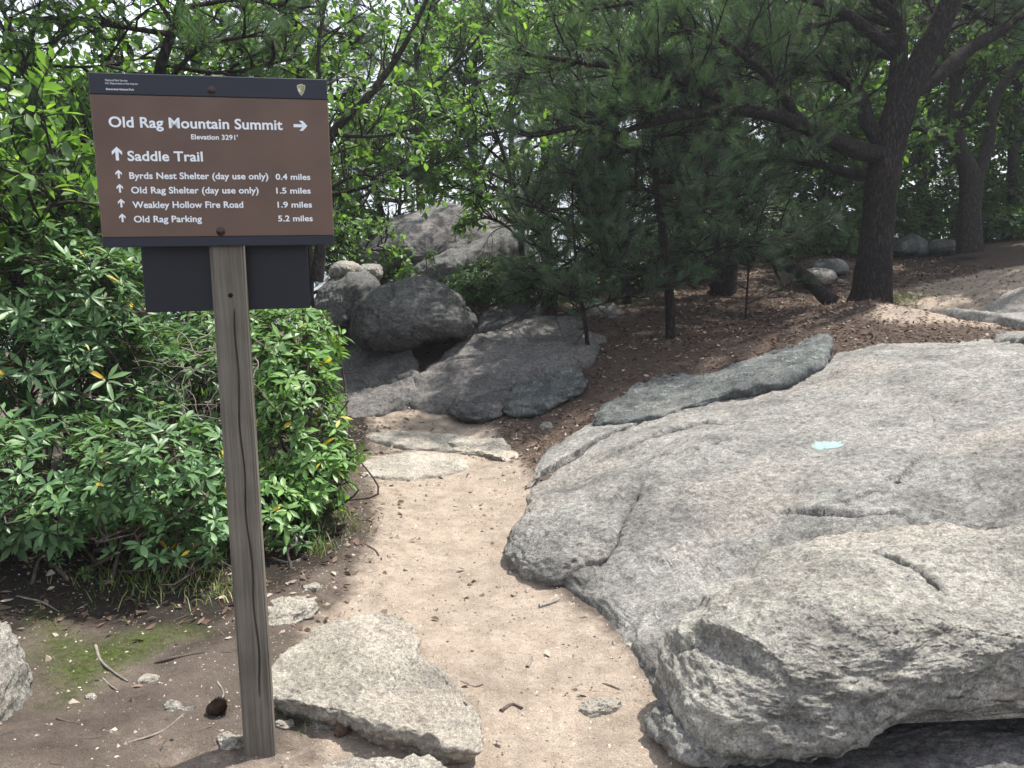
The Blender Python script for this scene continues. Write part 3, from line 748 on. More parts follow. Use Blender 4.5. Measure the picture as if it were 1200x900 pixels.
# boulders beyond
rock('round_boulder', boulder([(411, 385), (416, 362), (440, 343), (475, 329), (505, 328), (530, 340), (548, 360), (556, 378), (545, 392), (510, 402), (470, 409), (440, 408), (420, 400)], 8.6, .55, 71, cracks=.03, amp=(.05, .02, .008)), M_ROCKD,
     'round dark boulder perched at the end of the path', 'boulder')
rock('block_boulder', boulder([(366, 420), (362, 375), (372, 345), (392, 325), (415, 318), (436, 325), (442, 345), (432, 365), (415, 385), (405, 410), (385, 420)], 9.4, .6, 75, cracks=.03), M_ROCKD,
     'dark blocky boulder left of the round one, half behind the laurel', 'boulder')
rock('cap_stone', boulder([(384, 324), (388, 312), (402, 306), (420, 309), (425, 318), (410, 326), (394, 330)], 9.5, .35, 77, amp=(.03, .015, .006)), M_ROCKW,
     'small pale sunlit stone capping the dark blocky boulder', 'rock')
rock('cap_stone', boulder([(414, 322), (420, 312), (434, 308), (446, 312), (446, 326), (432, 330)], 9.7, .3, 79, amp=(.03, .015, .006)), M_ROCK,
     'small rounded grey stone wedged beside the pale cap stone', 'rock')
rock('dome_boulder', boulder([(404, 322), (415, 292), (438, 268), (470, 253), (512, 247), (556, 248), (588, 262), (600, 290), (590, 330), (540, 350), (470, 350), (430, 340)], 12.0, 1.6, 81, amp=(.12, .04, .012), freq=.9, pw=2.2), M_ROCKM,
     'big domed grey boulder behind the round one, streaked face under the trees', 'boulder')
rock('leaning_boulder', boulder([(452, 342), (470, 318), (500, 300), (550, 288), (590, 270), (620, 285), (622, 330), (590, 350), (520, 352)], 10.8, .8, 84, amp=(.06, .03, .01), freq=1.2), M_ROCKD,
     'low long boulder leaning on the dome, shrub growing before it', 'boulder')
rock('flat_ledge', slab([UZ(560, 378, .75), U(575, 360, 9.6), U(615, 356, 10), U(640, 362, 9.9), UZ(600, 376, .76)], lambda x, y: GT(x, y) + .12, lambda x, y: GT(x, y) - .2, edge=.05, nth=120, nrho=40, amp=(.02, .012, .005), seed=86), M_ROCKD,
     'thin dark ledge of rock right of the round boulder', 'rock')
for (pts, Y, dp, lab, mt, sd) in [([(946, 318), (955, 308), (972, 304), (988, 307), (993, 318), (970, 324)], 11.6, .3, 'low mossy grey boulder left of the big pine trunk', M_ROCKG, 91),
                          ([(938, 326), (950, 319), (972, 318), (978, 326), (960, 331)], 11.0, .25, 'flat grey stone just below the mossy boulder by the pine', M_ROCK, 92),
                          ([(1048, 298), (1052, 284), (1068, 277), (1082, 283), (1085, 297)], 13.2, .35, 'grey green boulder just right of the big pine trunk in the shade', M_ROCKG, 93),
                          ([(1088, 297), (1094, 284), (1110, 281), (1124, 285), (1124, 297)], 13.2, .35, 'grey green boulder touching the dark forked tree', M_ROCKG, 94)]:
    rock('forest_boulder', boulder(pts, Y, dp, sd, amp=(.03, .015, .006), nth=90, nph=40), mt, lab, 'boulder')
# far right sheets of rock
rock('rock_sheet', slab([UZ(1108, 372, .80), U(1135, 360, 9.2), U(1200, 348, 9.6), U(1300, 350, 9.6), UZ(1300, 392, .80), UZ(1200, 388, .74), UZ(1140, 384, .73)], lambda x, y: GT(x, y) + .08, lambda x, y: GT(x, y) - .2, edge=.06, nth=160, nrho=50, amp=(.03, .012, .005), seed=97), M_ROCK,
     'bare grey rock sheet at the right edge behind the large outcrop', 'rock')
# foreground stones
S1 = TPS([UZ(*a) for a in [(330, 790, .075), (400, 730, .045), (450, 722, .045), (480, 760, .055), (420, 790, .085), (520, 810, .065), (560, 855, .068), (400, 820, .085), (500, 848, .08), (440, 760, .07)]], .002)
rock('flat_stone', slab([UZ(313, 806, .10), UZ(322, 775, .07), UZ(350, 750, .05), UZ(385, 728, .05), UZ(420, 716, .05), UZ(455, 715, .05), UZ(483, 730, .05), UZ(494, 762, .06), UZ(520, 793, .06), UZ(550, 822, .06), UZ(570, 853, .07), UZ(560, 868, .085), UZ(530, 866, .095), UZ(500, 853, .10), UZ(445, 836, .11), UZ(390, 822, .11), UZ(345, 815, .105)],
     S1, lambda x, y: GT(x, y) - .06, edge=.016, nth=380, nrho=150, nside=18, amp=(.012, .010, .005), freq=3.2, seed=101, layered=.008, jag=.02, side=lambda s: .004 * np.sin(s * 6) - .10 * s), M_STONE,
     'large flat pale stone edging the path in front of the sign post', 'rock')
rock('half_seen_stone', slab([UZ(380, 905, .05), UZ(420, 890, .06), UZ(468, 880, .07), UZ(510, 893, .05), UZ(530, 930, .02), UZ(450, 960, .02), UZ(380, 940, .02)], lambda x, y: .075 + 0 * x, lambda x, y: GT(x, y) - .1, edge=.03, nth=200, nrho=60, amp=(.010, .007, .004), freq=4, seed=104), M_STONE,
     'pale stone at the very bottom, below the large flat stone', 'rock')
rock('edge_boulder', slab([UZ(-60, 900, 0), UZ(0, 880, .02), UZ(28, 850, .02), UZ(33, 810, .06), UZ(18, 765, .14), UZ(-5, 745, .18), UZ(-80, 730, .18), UZ(-170, 780, .1), UZ(-160, 880, 0)], lambda x, y: .30 - .35 * np.clip((x - UZ(-60, 800, .2)[0]), -.3, .3) ** 2 * 10, lambda x, y: GT(x, y) - .1, edge=.16, nth=240, nrho=80, amp=(.02, .010, .005), freq=2.6, seed=107, side=lambda s: .02 - .08 * s), M_ROCKW,
     'pale lichened boulder cut off by the left edge of the photo', 'boulder')
rock('small_stone', slab([UZ(318, 738, .0), UZ(316, 716, .02), UZ(330, 704, .04), UZ(358, 702, .04), UZ(368, 712, .03), UZ(352, 732, .0)], lambda x, y: GT(x, y) + .05, lambda x, y: GT(x, y) - .05, edge=.03, nth=140, nrho=40, amp=(.010, .008, .004), freq=5, seed=109), M_STONE,
     'small weathered stone between the post and the large flat stone', 'rock')
rock('path_stone', slab([UZ(418, 563, .0), UZ(440, 545, .01), UZ(490, 532, .02), UZ(540, 535, .02), UZ(548, 548, .01), UZ(520, 558, .0), UZ(470, 566, 0)], lambda x, y: GT(x, y) + .004, lambda x, y: GT(x, y) - .1, edge=.03, nth=200, nrho=60, amp=(.010, .006, .003), freq=3, seed=111), M_STONE,
     'flat pale stone set level in the dirt path', 'rock')
rock('path_step', slab([UZ(425, 512, .05), UZ(450, 505, .06), UZ(560, 510, .05), UZ(600, 522, .03), UZ(606, 540, .02), UZ(560, 528, .04), UZ(480, 522, .05)], lambda x, y: GT(x, y) - .012, lambda x, y: GT(x, y) - .15, edge=.05, nth=200, nrho=50, amp=(.025, .008, .003), freq=3, seed=113), M_STONE,
     'low rock step crossing the path behind the flat path stone', 'rock')

# ------------------------------------------------------------------ the trail sign
def mat_post():
    m, ns, ls, b = new_mat('weathered_post')
    tc = N(ns, 'ShaderNodeTexCoord'); mp = N(ns, 'ShaderNodeMapping'); mp.inputs['Scale'].default_value = (110, 110, 2.6); ls.new(tc.outputs['Object'], mp.inputs['Vector'])
    n1 = N(ns, 'ShaderNodeTexNoise', Scale=1, Detail=7, Roughness=.7, Distortion=.05); ls.new(mp.outputs['Vector'], n1.inputs['Vector'])
    n2 = N(ns, 'ShaderNodeTexNoise', Scale=5, Detail=4); ls.new(tc.outputs['Object'], n2.inputs['Vector'])
    r = ramp(ns, [(.28, (.075, .068, .056)), (.5, (.14, .125, .104)), (.75, (.205, .19, .16))]); ls.new(n1.outputs['Fac'], r.inputs['Fac'])
    g = ramp(ns, [(.35, .75), (.7, 1.15)]); ls.new(n2.outputs['Fac'], g.inputs['Fac'])
    ls.new(mixc(ns, ls, 1.0, r.outputs['Color'], g.outputs['Color'], 'MULTIPLY'), b.inputs['Base Color'])
    b.inputs['Roughness'].default_value = .9; b.inputs['Specular IOR Level'].default_value = .2
    bp = N(ns, 'ShaderNodeBump', Strength=.6, Distance=.006); ls.new(n1.outputs['Fac'], bp.inputs['Height']); ls.new(bp.outputs['Normal'], b.inputs['Normal'])
    return m
M_POST = mat_post()
M_BROWN = mat_simple('brown_panel', (.108, .066, .048), .42, .35, var=.14, scale=7)
M_NAVY = mat_simple('near_black_band', (.012, .014, .024), .4, .35, var=.1, scale=6)
M_BACK = mat_simple('black_panel_back', (.009, .010, .018), .35, .35, var=.25, scale=3)
M_WHITE = mat_simple('white_lettering', (.72, .76, .80), .5, .3, var=.03)
M_BOLT = mat_simple('bronze_bolt', (.05, .034, .03), .4, .5, metal=.7, var=.3, scale=60)
M_DARKHOLE = mat_simple('bolt_hole_dark', (.01, .009, .008), .95, .05)
TH = 0.2263
ST = np.array([math.cos(TH), math.sin(TH), 0]); SN = np.array([math.sin(TH), -math.cos(TH), 0])
PB = np.array([-0.7861, 2.3512, 0.0])           # front face of the post at the ground, under the panel's middle
PW, ZC, W_, H_ = .089, 1.7466, .5999, .4441
sign = empty('trail_sign', (PB[0], PB[1], zat(PB[0], PB[1])), 'brown and black trail sign with white directions on a grey wooden post', 'trail sign')
def sp(u, v, d): return PB + ST * u + SN * d + np.array([0, 0, v])
def box(u0, u1, v0, v1, d0, d1, bev=0.002):
    """bevelled box in sign space"""
    V, F = [], []
    lv = [(d0, bev), (d0 + bev * (1 if d1 > d0 else -1), 0), (d1 - bev * (1 if d1 > d0 else -1), 0), (d1, bev)]
    for d, b in lv:
        for (u, v) in ((u0 + b, v0 + b), (u1 - b, v0 + b), (u1 - b, v1 - b), (u0 + b, v1 - b)): V.append(sp(u, v, d))
    F = [[0, 1, 2, 3], [12, 15, 14, 13]]
    for k in range(3):
        for q in range(4): F.append([k * 4 + q, k * 4 + 4 + q, k * 4 + 4 + (q + 1) % 4, k * 4 + (q + 1) % 4])
    V = np.array(V); F = np.array(F)
    c = V.mean(0); f0 = V[F[0]]; n = np.cross(f0[1] - f0[0], f0[2] - f0[0])
    if n @ (f0.mean(0) - c) < 0: F = F[:, ::-1]
    return V, F
# post: four slightly worn faces with a long drying crack, the top hidden behind the panel
def post_geo():
    nz, ns_ = 170, 240
    z = np.linspace(-.15, ZC + .12, nz)
    prof = []
    for s in range(4):
        for k in range(ns_ // 4):
            t = -1 + 2 * (k + .5) / (ns_ // 4)
            prof.append([(t, -1), (1, t), (-t, 1), (-1, -t)][s])
    prof = np.array(prof) * PW / 2
    cor = np.maximum(np.abs(prof[:, 0]), np.abs(prof[:, 1])); mn = np.minimum(np.abs(prof[:, 0]), np.abs(prof[:, 1]))
    rnd = np.clip((mn - PW / 2 * .78) / (PW / 2 * .22), 0, 1) ** 2 * .006
    V = np.zeros((nz, ns_, 3))
    for a in range(nz):
        u = prof[:, 0] * (1 - rnd / cor); d = prof[:, 1] * (1 - rnd / cor)
        w = .0012 * fbm(np.stack([u * 40, d * 40, np.full(ns_, z[a] * 2)], -1), 1, 3, 4)
        cu = .010 + .004 * np.sin(z[a] * 5) + .003 * math.sin(z[a] * 23)
        front = d < -PW / 2 + .004
        crk = np.exp(-((u - cu) / .0019) ** 2) * front * .012 * (z[a] < 1.35) * (z[a] > .2)
        d = d + w + crk; u = u + w
        V[a] = PB + ST * (u[:, None] + .0102) - SN * (d[:, None] + PW / 2) + np.array([0, 0, 1]) * z[a]
    F = grid_faces(nz, ns_)
    # wrap round
    i = np.arange(nz - 1)
    Fw = np.stack([i * ns_ + ns_ - 1, (i + 1) * ns_ + ns_ - 1, (i + 1) * ns_, i * ns_], -1)
    V = V.reshape(-1, 3); F = np.concatenate([F, Fw])
    top = np.array([PB + ST * .0102 - SN * PW / 2 + np.array([0, 0, z[-1]])])
    k = np.arange(ns_); Ft = np.stack([(nz - 1) * ns_ + k, (nz - 1) * ns_ + (k + 1) % ns_, np.full(ns_, len(V))], -1)
    return np.concatenate([V, top]), [F, Ft]
post = obj('post', [post_geo()], M_POST, sign)
for poly in (post.data,):
    import bmesh
    bm = bmesh.new(); bm.from_mesh(poly); bmesh.ops.recalc_face_normals(bm, faces=bm.faces); bm.to_mesh(poly); bm.free()
def disc(u, v, r, d0, d1, n=20, dome=0.0):
    V = [sp(u + r * math.cos(t), v + r * math.sin(t), d0) for t in np.linspace(0, 2 * np.pi, n, endpoint=False)]
    V += [sp(u + r * .9 * math.cos(t), v + r * .9 * math.sin(t), d1) for t in np.linspace(0, 2 * np.pi, n, endpoint=False)]
    V += [sp(u, v, d1 + dome)]
    k = np.arange(n)
    return np.array(V), [np.stack([k, (k + 1) % n, n + (k + 1) % n, n + k], -1), np.stack([n + k, n + (k + 1) % n, np.full(n, 2 * n)], -1)]
# bolt hole below the panel
u, v = 0.013, ZC - H_ / 2 - .134
obj('bolt_hole', [disc(u, v, .0068, -.006, .0022, 18)], M_DARKHOLE, post)
# panel
D0, D1 = .004, .0100
zt, zb = ZC + H_ / 2, ZC - H_ / 2
# homography from the photo's panel corners to panel coordinates, to lay the lettering out
def homog(src, dst):
    A = []
    for (x, y), (p, q) in zip(src, dst):
        A.append([x, y, 1, 0, 0, 0, -p * x, -p * y, -p]); A.append([0, 0, 0, x, y, 1, -q * x, -q * y, -q])
    return np.linalg.svd(np.array(A, float))[2][-1].reshape(3, 3)
HM = homog([(48, 52), (1095, 88), (1135, 805), (113, 822)], [(-W_ / 2, zt), (W_ / 2, zt), (W_ / 2, zb), (-W_ / 2, zb)])
def hp(x, y):
    q = HM @ np.array([x, y, 1.0]); return q[:2] / q[2]
vt = hp(600, 162)[1]; vb = hp(620, 771)[1]
panel = obj('panel', [box(-W_ / 2, W_ / 2, vb, vt, D0, D1)], M_BROWN, sign, smooth=False)
obj('top_band', [box(-W_ / 2, W_ / 2, vt, zt, D0, D1 + .0004)], M_NAVY, sign, smooth=False)
obj('bottom_band', [box(-W_ / 2, W_ / 2, zb, vb, D0, D1 + .0004)], M_NAVY, sign, smooth=False)
DT = D1 + .0008
def text_geo(words, bold):
    cu = bpy.data.curves.new('lettering', 'FONT'); cu.body = words; cu.size = 1.0; cu.offset = bold; cu.resolution_u = 4; cu.space_character = 1.02
    o = bpy.data.objects.new('lettering', cu); COL.link(o)
    dg = bpy.context.evaluated_depsgraph_get(); dg.update()
    me = bpy.data.meshes.new_from_object(o.evaluated_get(dg))
    bpy.data.objects.remove(o); bpy.data.curves.remove(cu)
    V = np.zeros(len(me.vertices) * 3); me.vertices.foreach_get('co', V); V = V.reshape(-1, 3)
    F3 = [list(p.vertices) for p in me.polygons if len(p.vertices) == 3]; F4 = [list(p.vertices) for p in me.polygons if len(p.vertices) == 4]
    me2 = [list(p.vertices) for p in me.polygons if len(p.vertices) > 4]
    for p in me2:
        for k in range(1, len(p) - 1): F3.append([p[0], p[k], p[k + 1]])
    bpy.data.meshes.remove(me)
    return V, F3, F4
def write(words, xl, yl, xr, yr, cap, parent, bold=.022, mat=None):
    """words from the left baseline point to the right one, cap height in photo-crop pixels"""
    V, F3, F4 = text_geo(words, bold)
    a, b = hp(xl, yl), hp(xr, yr); v = (a[1] + b[1]) / 2
    x0, x1 = V[:, 0].min(), V[:, 0].max()
    c = hp((xl + xr) / 2, (yl + yr) / 2 - cap)[1] - hp((xl + xr) / 2, (yl + yr) / 2)[1]
    cap_font = .729
    sx = (b[0] - a[0]) / (x1 - x0); sy = c / cap_font
    P = np.array([sp(a[0] + (p[0] - x0) * sx, v + p[1] * sy, DT) for p in V])
    fs = []
    if F3: fs.append(np.array(F3))
    if F4: fs.append(np.array(F4))
    return obj('lettering', [(P, fs)], mat or M_WHITE, parent, smooth=False)
write('Old Rag Mountain Summit', 143, 293, 906, 303, 46, panel)
write("Elevation 3291'", 506, 346, 711, 348, 22, panel)
write('Saddle Trail', 226, 439, 558, 441, 44, panel)
rows = [('Byrds Nest Shelter (day use only)', 233, 517, 845, 521, '0.4 miles', 877, 522, 1028), ('Old Rag Shelter (day use only)', 241, 580, 803, 583, '1.5 miles', 880, 582, 1030),
        ('Weakley Hollow Fire Road', 247, 645, 736, 645, '1.9 miles', 886, 643, 1036), ('Old Rag Parking', 253, 708, 554, 708, '5.2 miles', 889, 703, 1040)]
for w, x0, y0, x1, y1, mi, mx0, my, mx1 in rows:
    write(w, x0, y0, x1, y1, 29, panel); write(mi, mx0, my, mx1, my - 1, 26, panel)
tband = [o for o in bpy.data.objects if o.name == 'top_band'][0]
write('National Park Service', 127, 91, 225, 94, 8.5, tband, .004); write('U.S. Department of the Interior', 127, 105, 272, 108, 8.5, tband, .004)
write('Shenandoah National Park', 130, 129, 255, 134, 8.5, tband, .02)
def arrow(px, py, size, right=False):
    # shaft and chevron head with barbs
    S = np.array([(-.11, -.5), (.11, -.5), (.11, .14), (.36, -.10), (.36, .16), (0, .5), (-.36, .16), (-.36, -.10), (-.11, .14)])
    F = [[0, 1, 2, 8], [2, 3, 4, 5], [8, 5, 6, 7]]
    F3 = [[2, 5, 8]]
    c = hp(px, py); k = abs(hp(px, py - size / 2)[1] - hp(px, py + size / 2)[1])
    P = []
    for x, y in S:
        if right: x, y = y, -x
        P.append(sp(c[0] + x * k, c[1] + y * k, DT))
    obj('arrow', [(np.array(P), [np.array(F), np.array(F3)])], M_WHITE, panel, smooth=False)
arrow(983, 288, 60, True); arrow(178, 408, 60)
for ax, ay in ((185, 498), (190, 560), (196, 625), (201, 690)): arrow(ax, ay, 38)
# arrowhead emblem: brown shield with a pale edge, a green tree and a white hill
def shape(pts, cx, cy, sc, d, name, col, parent):
    c = hp(cx, cy); k = abs(hp(cx, cy - .5)[1] - hp(cx, cy + .5)[1]) * sc
    P = [sp(c[0], c[1], d)] + [sp(c[0] + x * k, c[1] + y * k, d) for x, y in pts]
    n = len(pts); q = np.arange(n)
    return obj(name, [(np.array(P), np.stack([np.zeros(n, int), 1 + q, 1 + (q + 1) % n], -1))], mat_simple(name + '_paint', col, .5, .3), parent, smooth=False)
sh = [(0, -.5), (.14, -.34), (.27, -.10), (.34, .14), (.36, .38), (.2, .43), (.06, .5), (-.06, .49), (-.2, .43), (-.36, .38), (-.35, .14), (-.28, -.10), (-.15, -.34)]
shape(sh, 985, 133, 50, DT, 'emblem', (.55, .52, .42), tband)
shape([(x * .86, y * .88) for x, y in sh], 985, 133, 50, DT + .0003, 'emblem', (.33, .29, .17), tband)
shape([(-.02, -.18), (.16, -.14), (.22, .12), (.14, .34), (.04, .40), (-.03, .2)], 989, 133, 50, DT + .0006, 'emblem', (.20, .27, .12), tband)
shape([(-.22, -.04), (-.10, .16), (0, .02), (.06, -.2), (-.10, -.22)], 981, 133, 50, DT + .0008, 'emblem', (.6, .6, .55), tband)
bu = hp(595, 133); obj('bolt', [disc(bu[0], bu[1], .0088, D1, D1 + .004, 20, .002), disc(bu[0], bu[1], .0125, D1 - .001, D1 + .0016, 20)], M_BOLT, sign)
bu = hp(637, 748); obj('bolt', [disc(bu[0], bu[1], .0088, D1, D1 + .004, 20, .002), disc(bu[0], bu[1], .0125, D1 - .001, D1 + .0016, 20)], M_BOLT, sign)
# the second panel, fixed to the back of the post, seen from behind
d_b = -(PW + .006)
def onplane(px, py):                      # photo point on the plane of the back panel
    d = ray(px, py); p0 = PB + SN * d_b; t = ((p0 - CAM) @ SN) / (d @ SN); q = CAM + d * t - p0
    return q @ ST, q[2]
(ul, vl), (ur, vr) = onplane(170.8, 366.5), onplane(363.9, 360.7)
obj('back_panel', [box(ul, ur, (vl + vr) / 2, ZC - .01, d_b, d_b - .006)], M_BACK, sign, smooth=False)

# ------------------------------------------------------------------ shrubs
def ellipsoids(els, n, rng, shell=0.55):
    """random points in a union of ellipsoids (cx,cy,cz,rx,ry,rz), more of them near the skin"""
    els = np.array(els, float); w = (els[:, 3] * els[:, 4] + els[:, 3] * els[:, 5]); w /= w.sum()
    k = rng.choice(len(els), n, p=w)
    d = nrm(rng.normal(size=(n, 3))); r = rng.uniform(shell, 1.0, (n, 1)) ** .6
    E = els[k]
    return E[:, :3] + d * r * E[:, 3:6], nrm(d / E[:, 3:6]), k
def laurel(name, label, els, n, seed, base, leaf=(.062, .095), mat=None, cat='shrub', group=None, dead=0, nstem=9, keep=None, shell=.6, lpr=(6, 10), width=.36, upb=.65):
    rng = np.random.RandomState(seed)
    root = empty(name, (base[0], base[1], zat(base[0], base[1])), label, cat, group)
    P, Nn, k = ellipsoids(els, n, rng, shell)
    ok = P[:, 2] > zat(P[:, 0], P[:, 1]) + .05
    if keep is not None: ok &= keep(P)
    P, Nn, k = P[ok], Nn[ok], k[ok]
    els = np.array(els, float)
    b0 = np.array([base[0], base[1], zat(base[0], base[1])])
    # stems from the base to points inside each lobe
    stems = []
    for e in els:
        for q in range(nstem):
            t = e[:3] + rng.normal(size=3) * e[3:6] * .45
            ks = min(1.0, e[3] / .25)
            s0 = b0 + np.array([rng.normal() * .12 * ks, rng.normal() * .12 * ks, -.03]) + (e[:3] - b0) * np.array([.35, .35, 0]) * rng.uniform(.2, 1)
            s0[2] = zat(s0[0], s0[1]) - .03
            jt = .10 * min(1.0, np.linalg.norm(t - s0) / .5)
            m1 = s0 * .6 + t * .4 + rng.normal(size=3) * jt; m2 = s0 * .3 + t * .7 + rng.normal(size=3) * jt
            stems.append(resample(catmull([s0, m1, m2, t], 24), 14))
    S = np.array(stems); R = np.linspace(.011, .004, 14)[None] * rng.uniform(.6, 1.2, (len(S), 1))
    sv = tubes(S, R, 5)
    # twig from the nearest stem point to each rosette
    nodes = S[:, 4:].reshape(-1, 3)
    near = np.empty((len(P), 3))
    for a in range(0, len(P), 400):
        dd = ((P[a:a + 400, None] - nodes[None]) ** 2).sum(-1); near[a:a + 400] = nodes[dd.argmin(1)]
    axis_ = nrm(nrm(Nn) * .6 + np.array([0, 0, upb]) + rng.normal(size=P.shape) * .25)
    far = np.linalg.norm(P - near, axis=1); short = np.minimum(far, .35)[:, None]
    st = P - (P - near) / np.maximum(far[:, None], 1e-6) * short
    mid = (st + P) / 2 - axis_ * .05 + rng.normal(size=P.shape) * .02
    t = np.linspace(0, 1, 5)[None, :, None]
    tw = st[:, None] * (1 - t) ** 2 + 2 * mid[:, None] * t * (1 - t) + P[:, None] * t ** 2
    tv = tubes(tw, np.linspace(.0032, .0018, 5)[None] * np.ones((len(P), 1)), 4)
    obj('stem', [sv, tv], M_TWIG, root)
    # rosettes of leaves
    cnt = rng.randint(lpr[0], lpr[1], len(P)); m = np.repeat(np.arange(len(P)), cnt); NL = len(m)
    ax = axis_[m]
    ra = perp(axis_, rng)[m]; rb = np.cross(ax, ra)
    az = (np.concatenate([np.arange(c_) / c_ for c_ in cnt]) * 2 * np.pi + rng.normal(size=NL) * .22)[:, None]
    out = ra * np.cos(az) + rb * np.sin(az)
    el = rng.uniform(.0, .55, (NL, 1))
    d = nrm(out * np.cos(el) + ax * np.sin(el) + np.array([0, 0, -.08]))
    pos = P[m] - ax * rng.uniform(0, .035, (NL, 1)) + d * .006
    L = rng.uniform(leaf[0], leaf[1], NL) * rng.uniform(.55, 1.15, len(P))[m] * rng.uniform(.75, 1.1, NL)
    up = nrm(ax + .16 * rng.normal(size=ax.shape) + np.array([0, 0, .15]))
    lv = leaves(pos, d, up, L, L * width, 'oval', rng.uniform(-.05, .28, NL))
    obj('foliage', [lv], mat or M_LAUREL, root)
    if dead:
        c = els[0][:3]
        return root, b0
    return root, b0
def E(px, py, Y, rx, ry, rz):
    p = U(px, py, Y); return (p[0], p[1], p[2], rx, ry, rz)
def B(px, py): return G(px, py)

laurel('mountain_laurel', 'glossy laurel shrub low at the left, leaf rosettes over the dark bank', [E(60, 560, 3.75, .50, .40, .30), E(180, 545, 3.8, .40, .38, .30), E(-60, 560, 3.6, .4, .4, .35), E(225, 600, 3.7, .22, .25, .22), E(190, 625, 3.6, .28, .2, .13), E(40, 605, 3.65, .4, .2, .13)], 720, 201, U(110, 640, 4.0))
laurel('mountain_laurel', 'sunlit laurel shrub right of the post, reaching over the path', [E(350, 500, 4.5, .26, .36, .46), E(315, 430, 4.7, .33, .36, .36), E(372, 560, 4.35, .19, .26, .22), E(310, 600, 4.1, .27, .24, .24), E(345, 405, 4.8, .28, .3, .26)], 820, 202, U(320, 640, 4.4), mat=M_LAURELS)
laurel('mountain_laurel', 'tall laurel at the left edge, its long leaves beside the sign panel', [E(60, 350, 4.6, .48, .42, .40), E(20, 430, 4.5, .5, .45, .42), E(130, 430, 4.6, .36, .36, .36), E(-70, 400, 4.3, .4, .4, .5), E(110, 330, 4.9, .35, .35, .3)], 760, 203, U(60, 600, 4.8), leaf=(.08, .125), width=.27)
laurel('mountain_laurel', 'thin laurel behind the post full of bare grey twigs', [E(235, 455, 4.6, .34, .34, .38), E(220, 540, 4.3, .26, .26, .24), E(215, 400, 5.2, .4, .4, .3), E(250, 400, 5.0, .3, .3, .25), E(180, 470, 4.9, .3, .3, .3)], 430, 204, U(235, 620, 4.6), shell=.3)
# tangle of dead twigs in its middle
rng = np.random.RandomState(5)
tw0 = []
for q in range(48):
    c = U(rng.uniform(185, 300), rng.uniform(395, 500), rng.uniform(4.0, 4.5))
    d = nrm(rng.normal(size=3) * np.array([1, .7, .6])); pts = [c]
    for k in range(9):
        d = nrm(d + rng.normal(size=3) * .42); pts.append(pts[-1] + d * rng.uniform(.02, .05))
    tw0.append(pts)
tw0 = np.array(tw0)
lau = bpy.data.objects['mountain_laurel.003']
obj('dead_twigs', [tubes(tw0, np.linspace(.0042, .0018, 10)[None] * rng.uniform(.5, 1.1, (48, 1)), 5)], M_DEADTWIG, lau)
laurel('small_plant', 'tiny seedling with pale green leaves in the dark soil under the laurel', [(*G(97, 683)[:2], G(97, 683)[2] + .05, .03, .03, .02)], 3, 210, G(97, 690), leaf=(.03, .045), nstem=1, cat='plant', mat=M_OAK)
laurel('small_plant', 'small bluish green sprig on the bank left of the pale seedling', [(*G(62, 672)[:2], G(62, 672)[2] + .08, .06, .05, .05)], 14, 211, G(62, 684), leaf=(.02, .035), nstem=2, cat='plant')
laurel('small_plant', 'leafy sprout with three leaves at the foot of the sunlit laurel', [(*G(345, 655)[:2], G(345, 655)[2] + .12, .09, .06, .05)], 6, 212, G(345, 668), leaf=(.06, .085), nstem=2, cat='plant')
laurel('small_plant', 'bright yellow green sprig leaning over the path from the laurel', [E(410, 530, 4.5, .10, .10, .07)], 14, 213, G(385, 605), leaf=(.05, .08), nstem=2, cat='plant', mat=M_OAK, width=.36)

# ------------------------------------------------------------------ broad-leaved trees
def px_tube(pts):                         # (px, py, Y, radius)
    return np.array([[*U(a, b, Y), r] for a, b, Y, r in pts])
def to_batch(list_, K=14):
    return np.array([resample(catmull(t[:, :3], 40), K) for t in list_])
def broad(name, label, limbs, seed, leaf=(.07, .12), n1=10, n2=6, n3=5, L1=(.5, 1.0), L2=(.2, .45), mat=None, width=.52, group=None, bark=None, cat='tree', t0=.25, up=.25, droop=.02, kind='oval', flat=.3, root_at=None):
    rng = np.random.RandomState(seed)
    base = limbs[0][0] if root_at is None else root_at
    root = empty(name, base[:3], label, cat, group)
    obj('trunk', [trunk_tube(l, 9, 40, .06, seed + i) for i, l in enumerate(limbs)], bark or M_BARK2, root)
    P0 = to_batch(limbs)
    P1, _ = spawn(P0, n1, t0, 1.0, L1, up, rng, (.5, 1.2), 7, .16, droop, .35, flat)
    P2, _ = spawn(P1, n2, .2, 1.0, L2, .12, rng, (.4, 1.1), 6, .18, droop, .3, flat)
    obj('branches', [tubes(P1, np.linspace(.011, .004, 7)[None] * np.ones((len(P1), 1)), 5), tubes(P2, np.linspace(.004, .0016, 6)[None] * np.ones((len(P2), 1)), 4)], bark or M_BARK2, root)
    T = P2
    pos, d = [], []
    M = len(T); m = np.repeat(np.arange(M), n3); t = rng.uniform(.25, 1.0, len(m)); x = t * (T.shape[1] - 1); k = np.minimum(x.astype(int), T.shape[1] - 2); f = (x - k)[:, None]
    p = T[m, k] * (1 - f) + T[m, k + 1] * f; tan = nrm(T[m, k + 1] - T[m, k])
    dd = nrm(tan * .7 + perp(tan, rng) * .9 + np.array([0, 0, -.15]))
    nor = nrm(np.array([0, 0, 1.0]) + rng.normal(size=dd.shape) * .45)
    L = rng.uniform(leaf[0], leaf[1], len(m))
    lv = leaves(p, dd, nor, L, L * width, kind, rng.uniform(-.05, .3, len(m)))
    obj('crown', [lv], mat or M_OAK, root)
    return root
def gtree(px, py, Y):                     # point on the ground under a photo column
    p = U(px, py, Y); return (p[0], p[1], float(zat(p[0], p[1])))
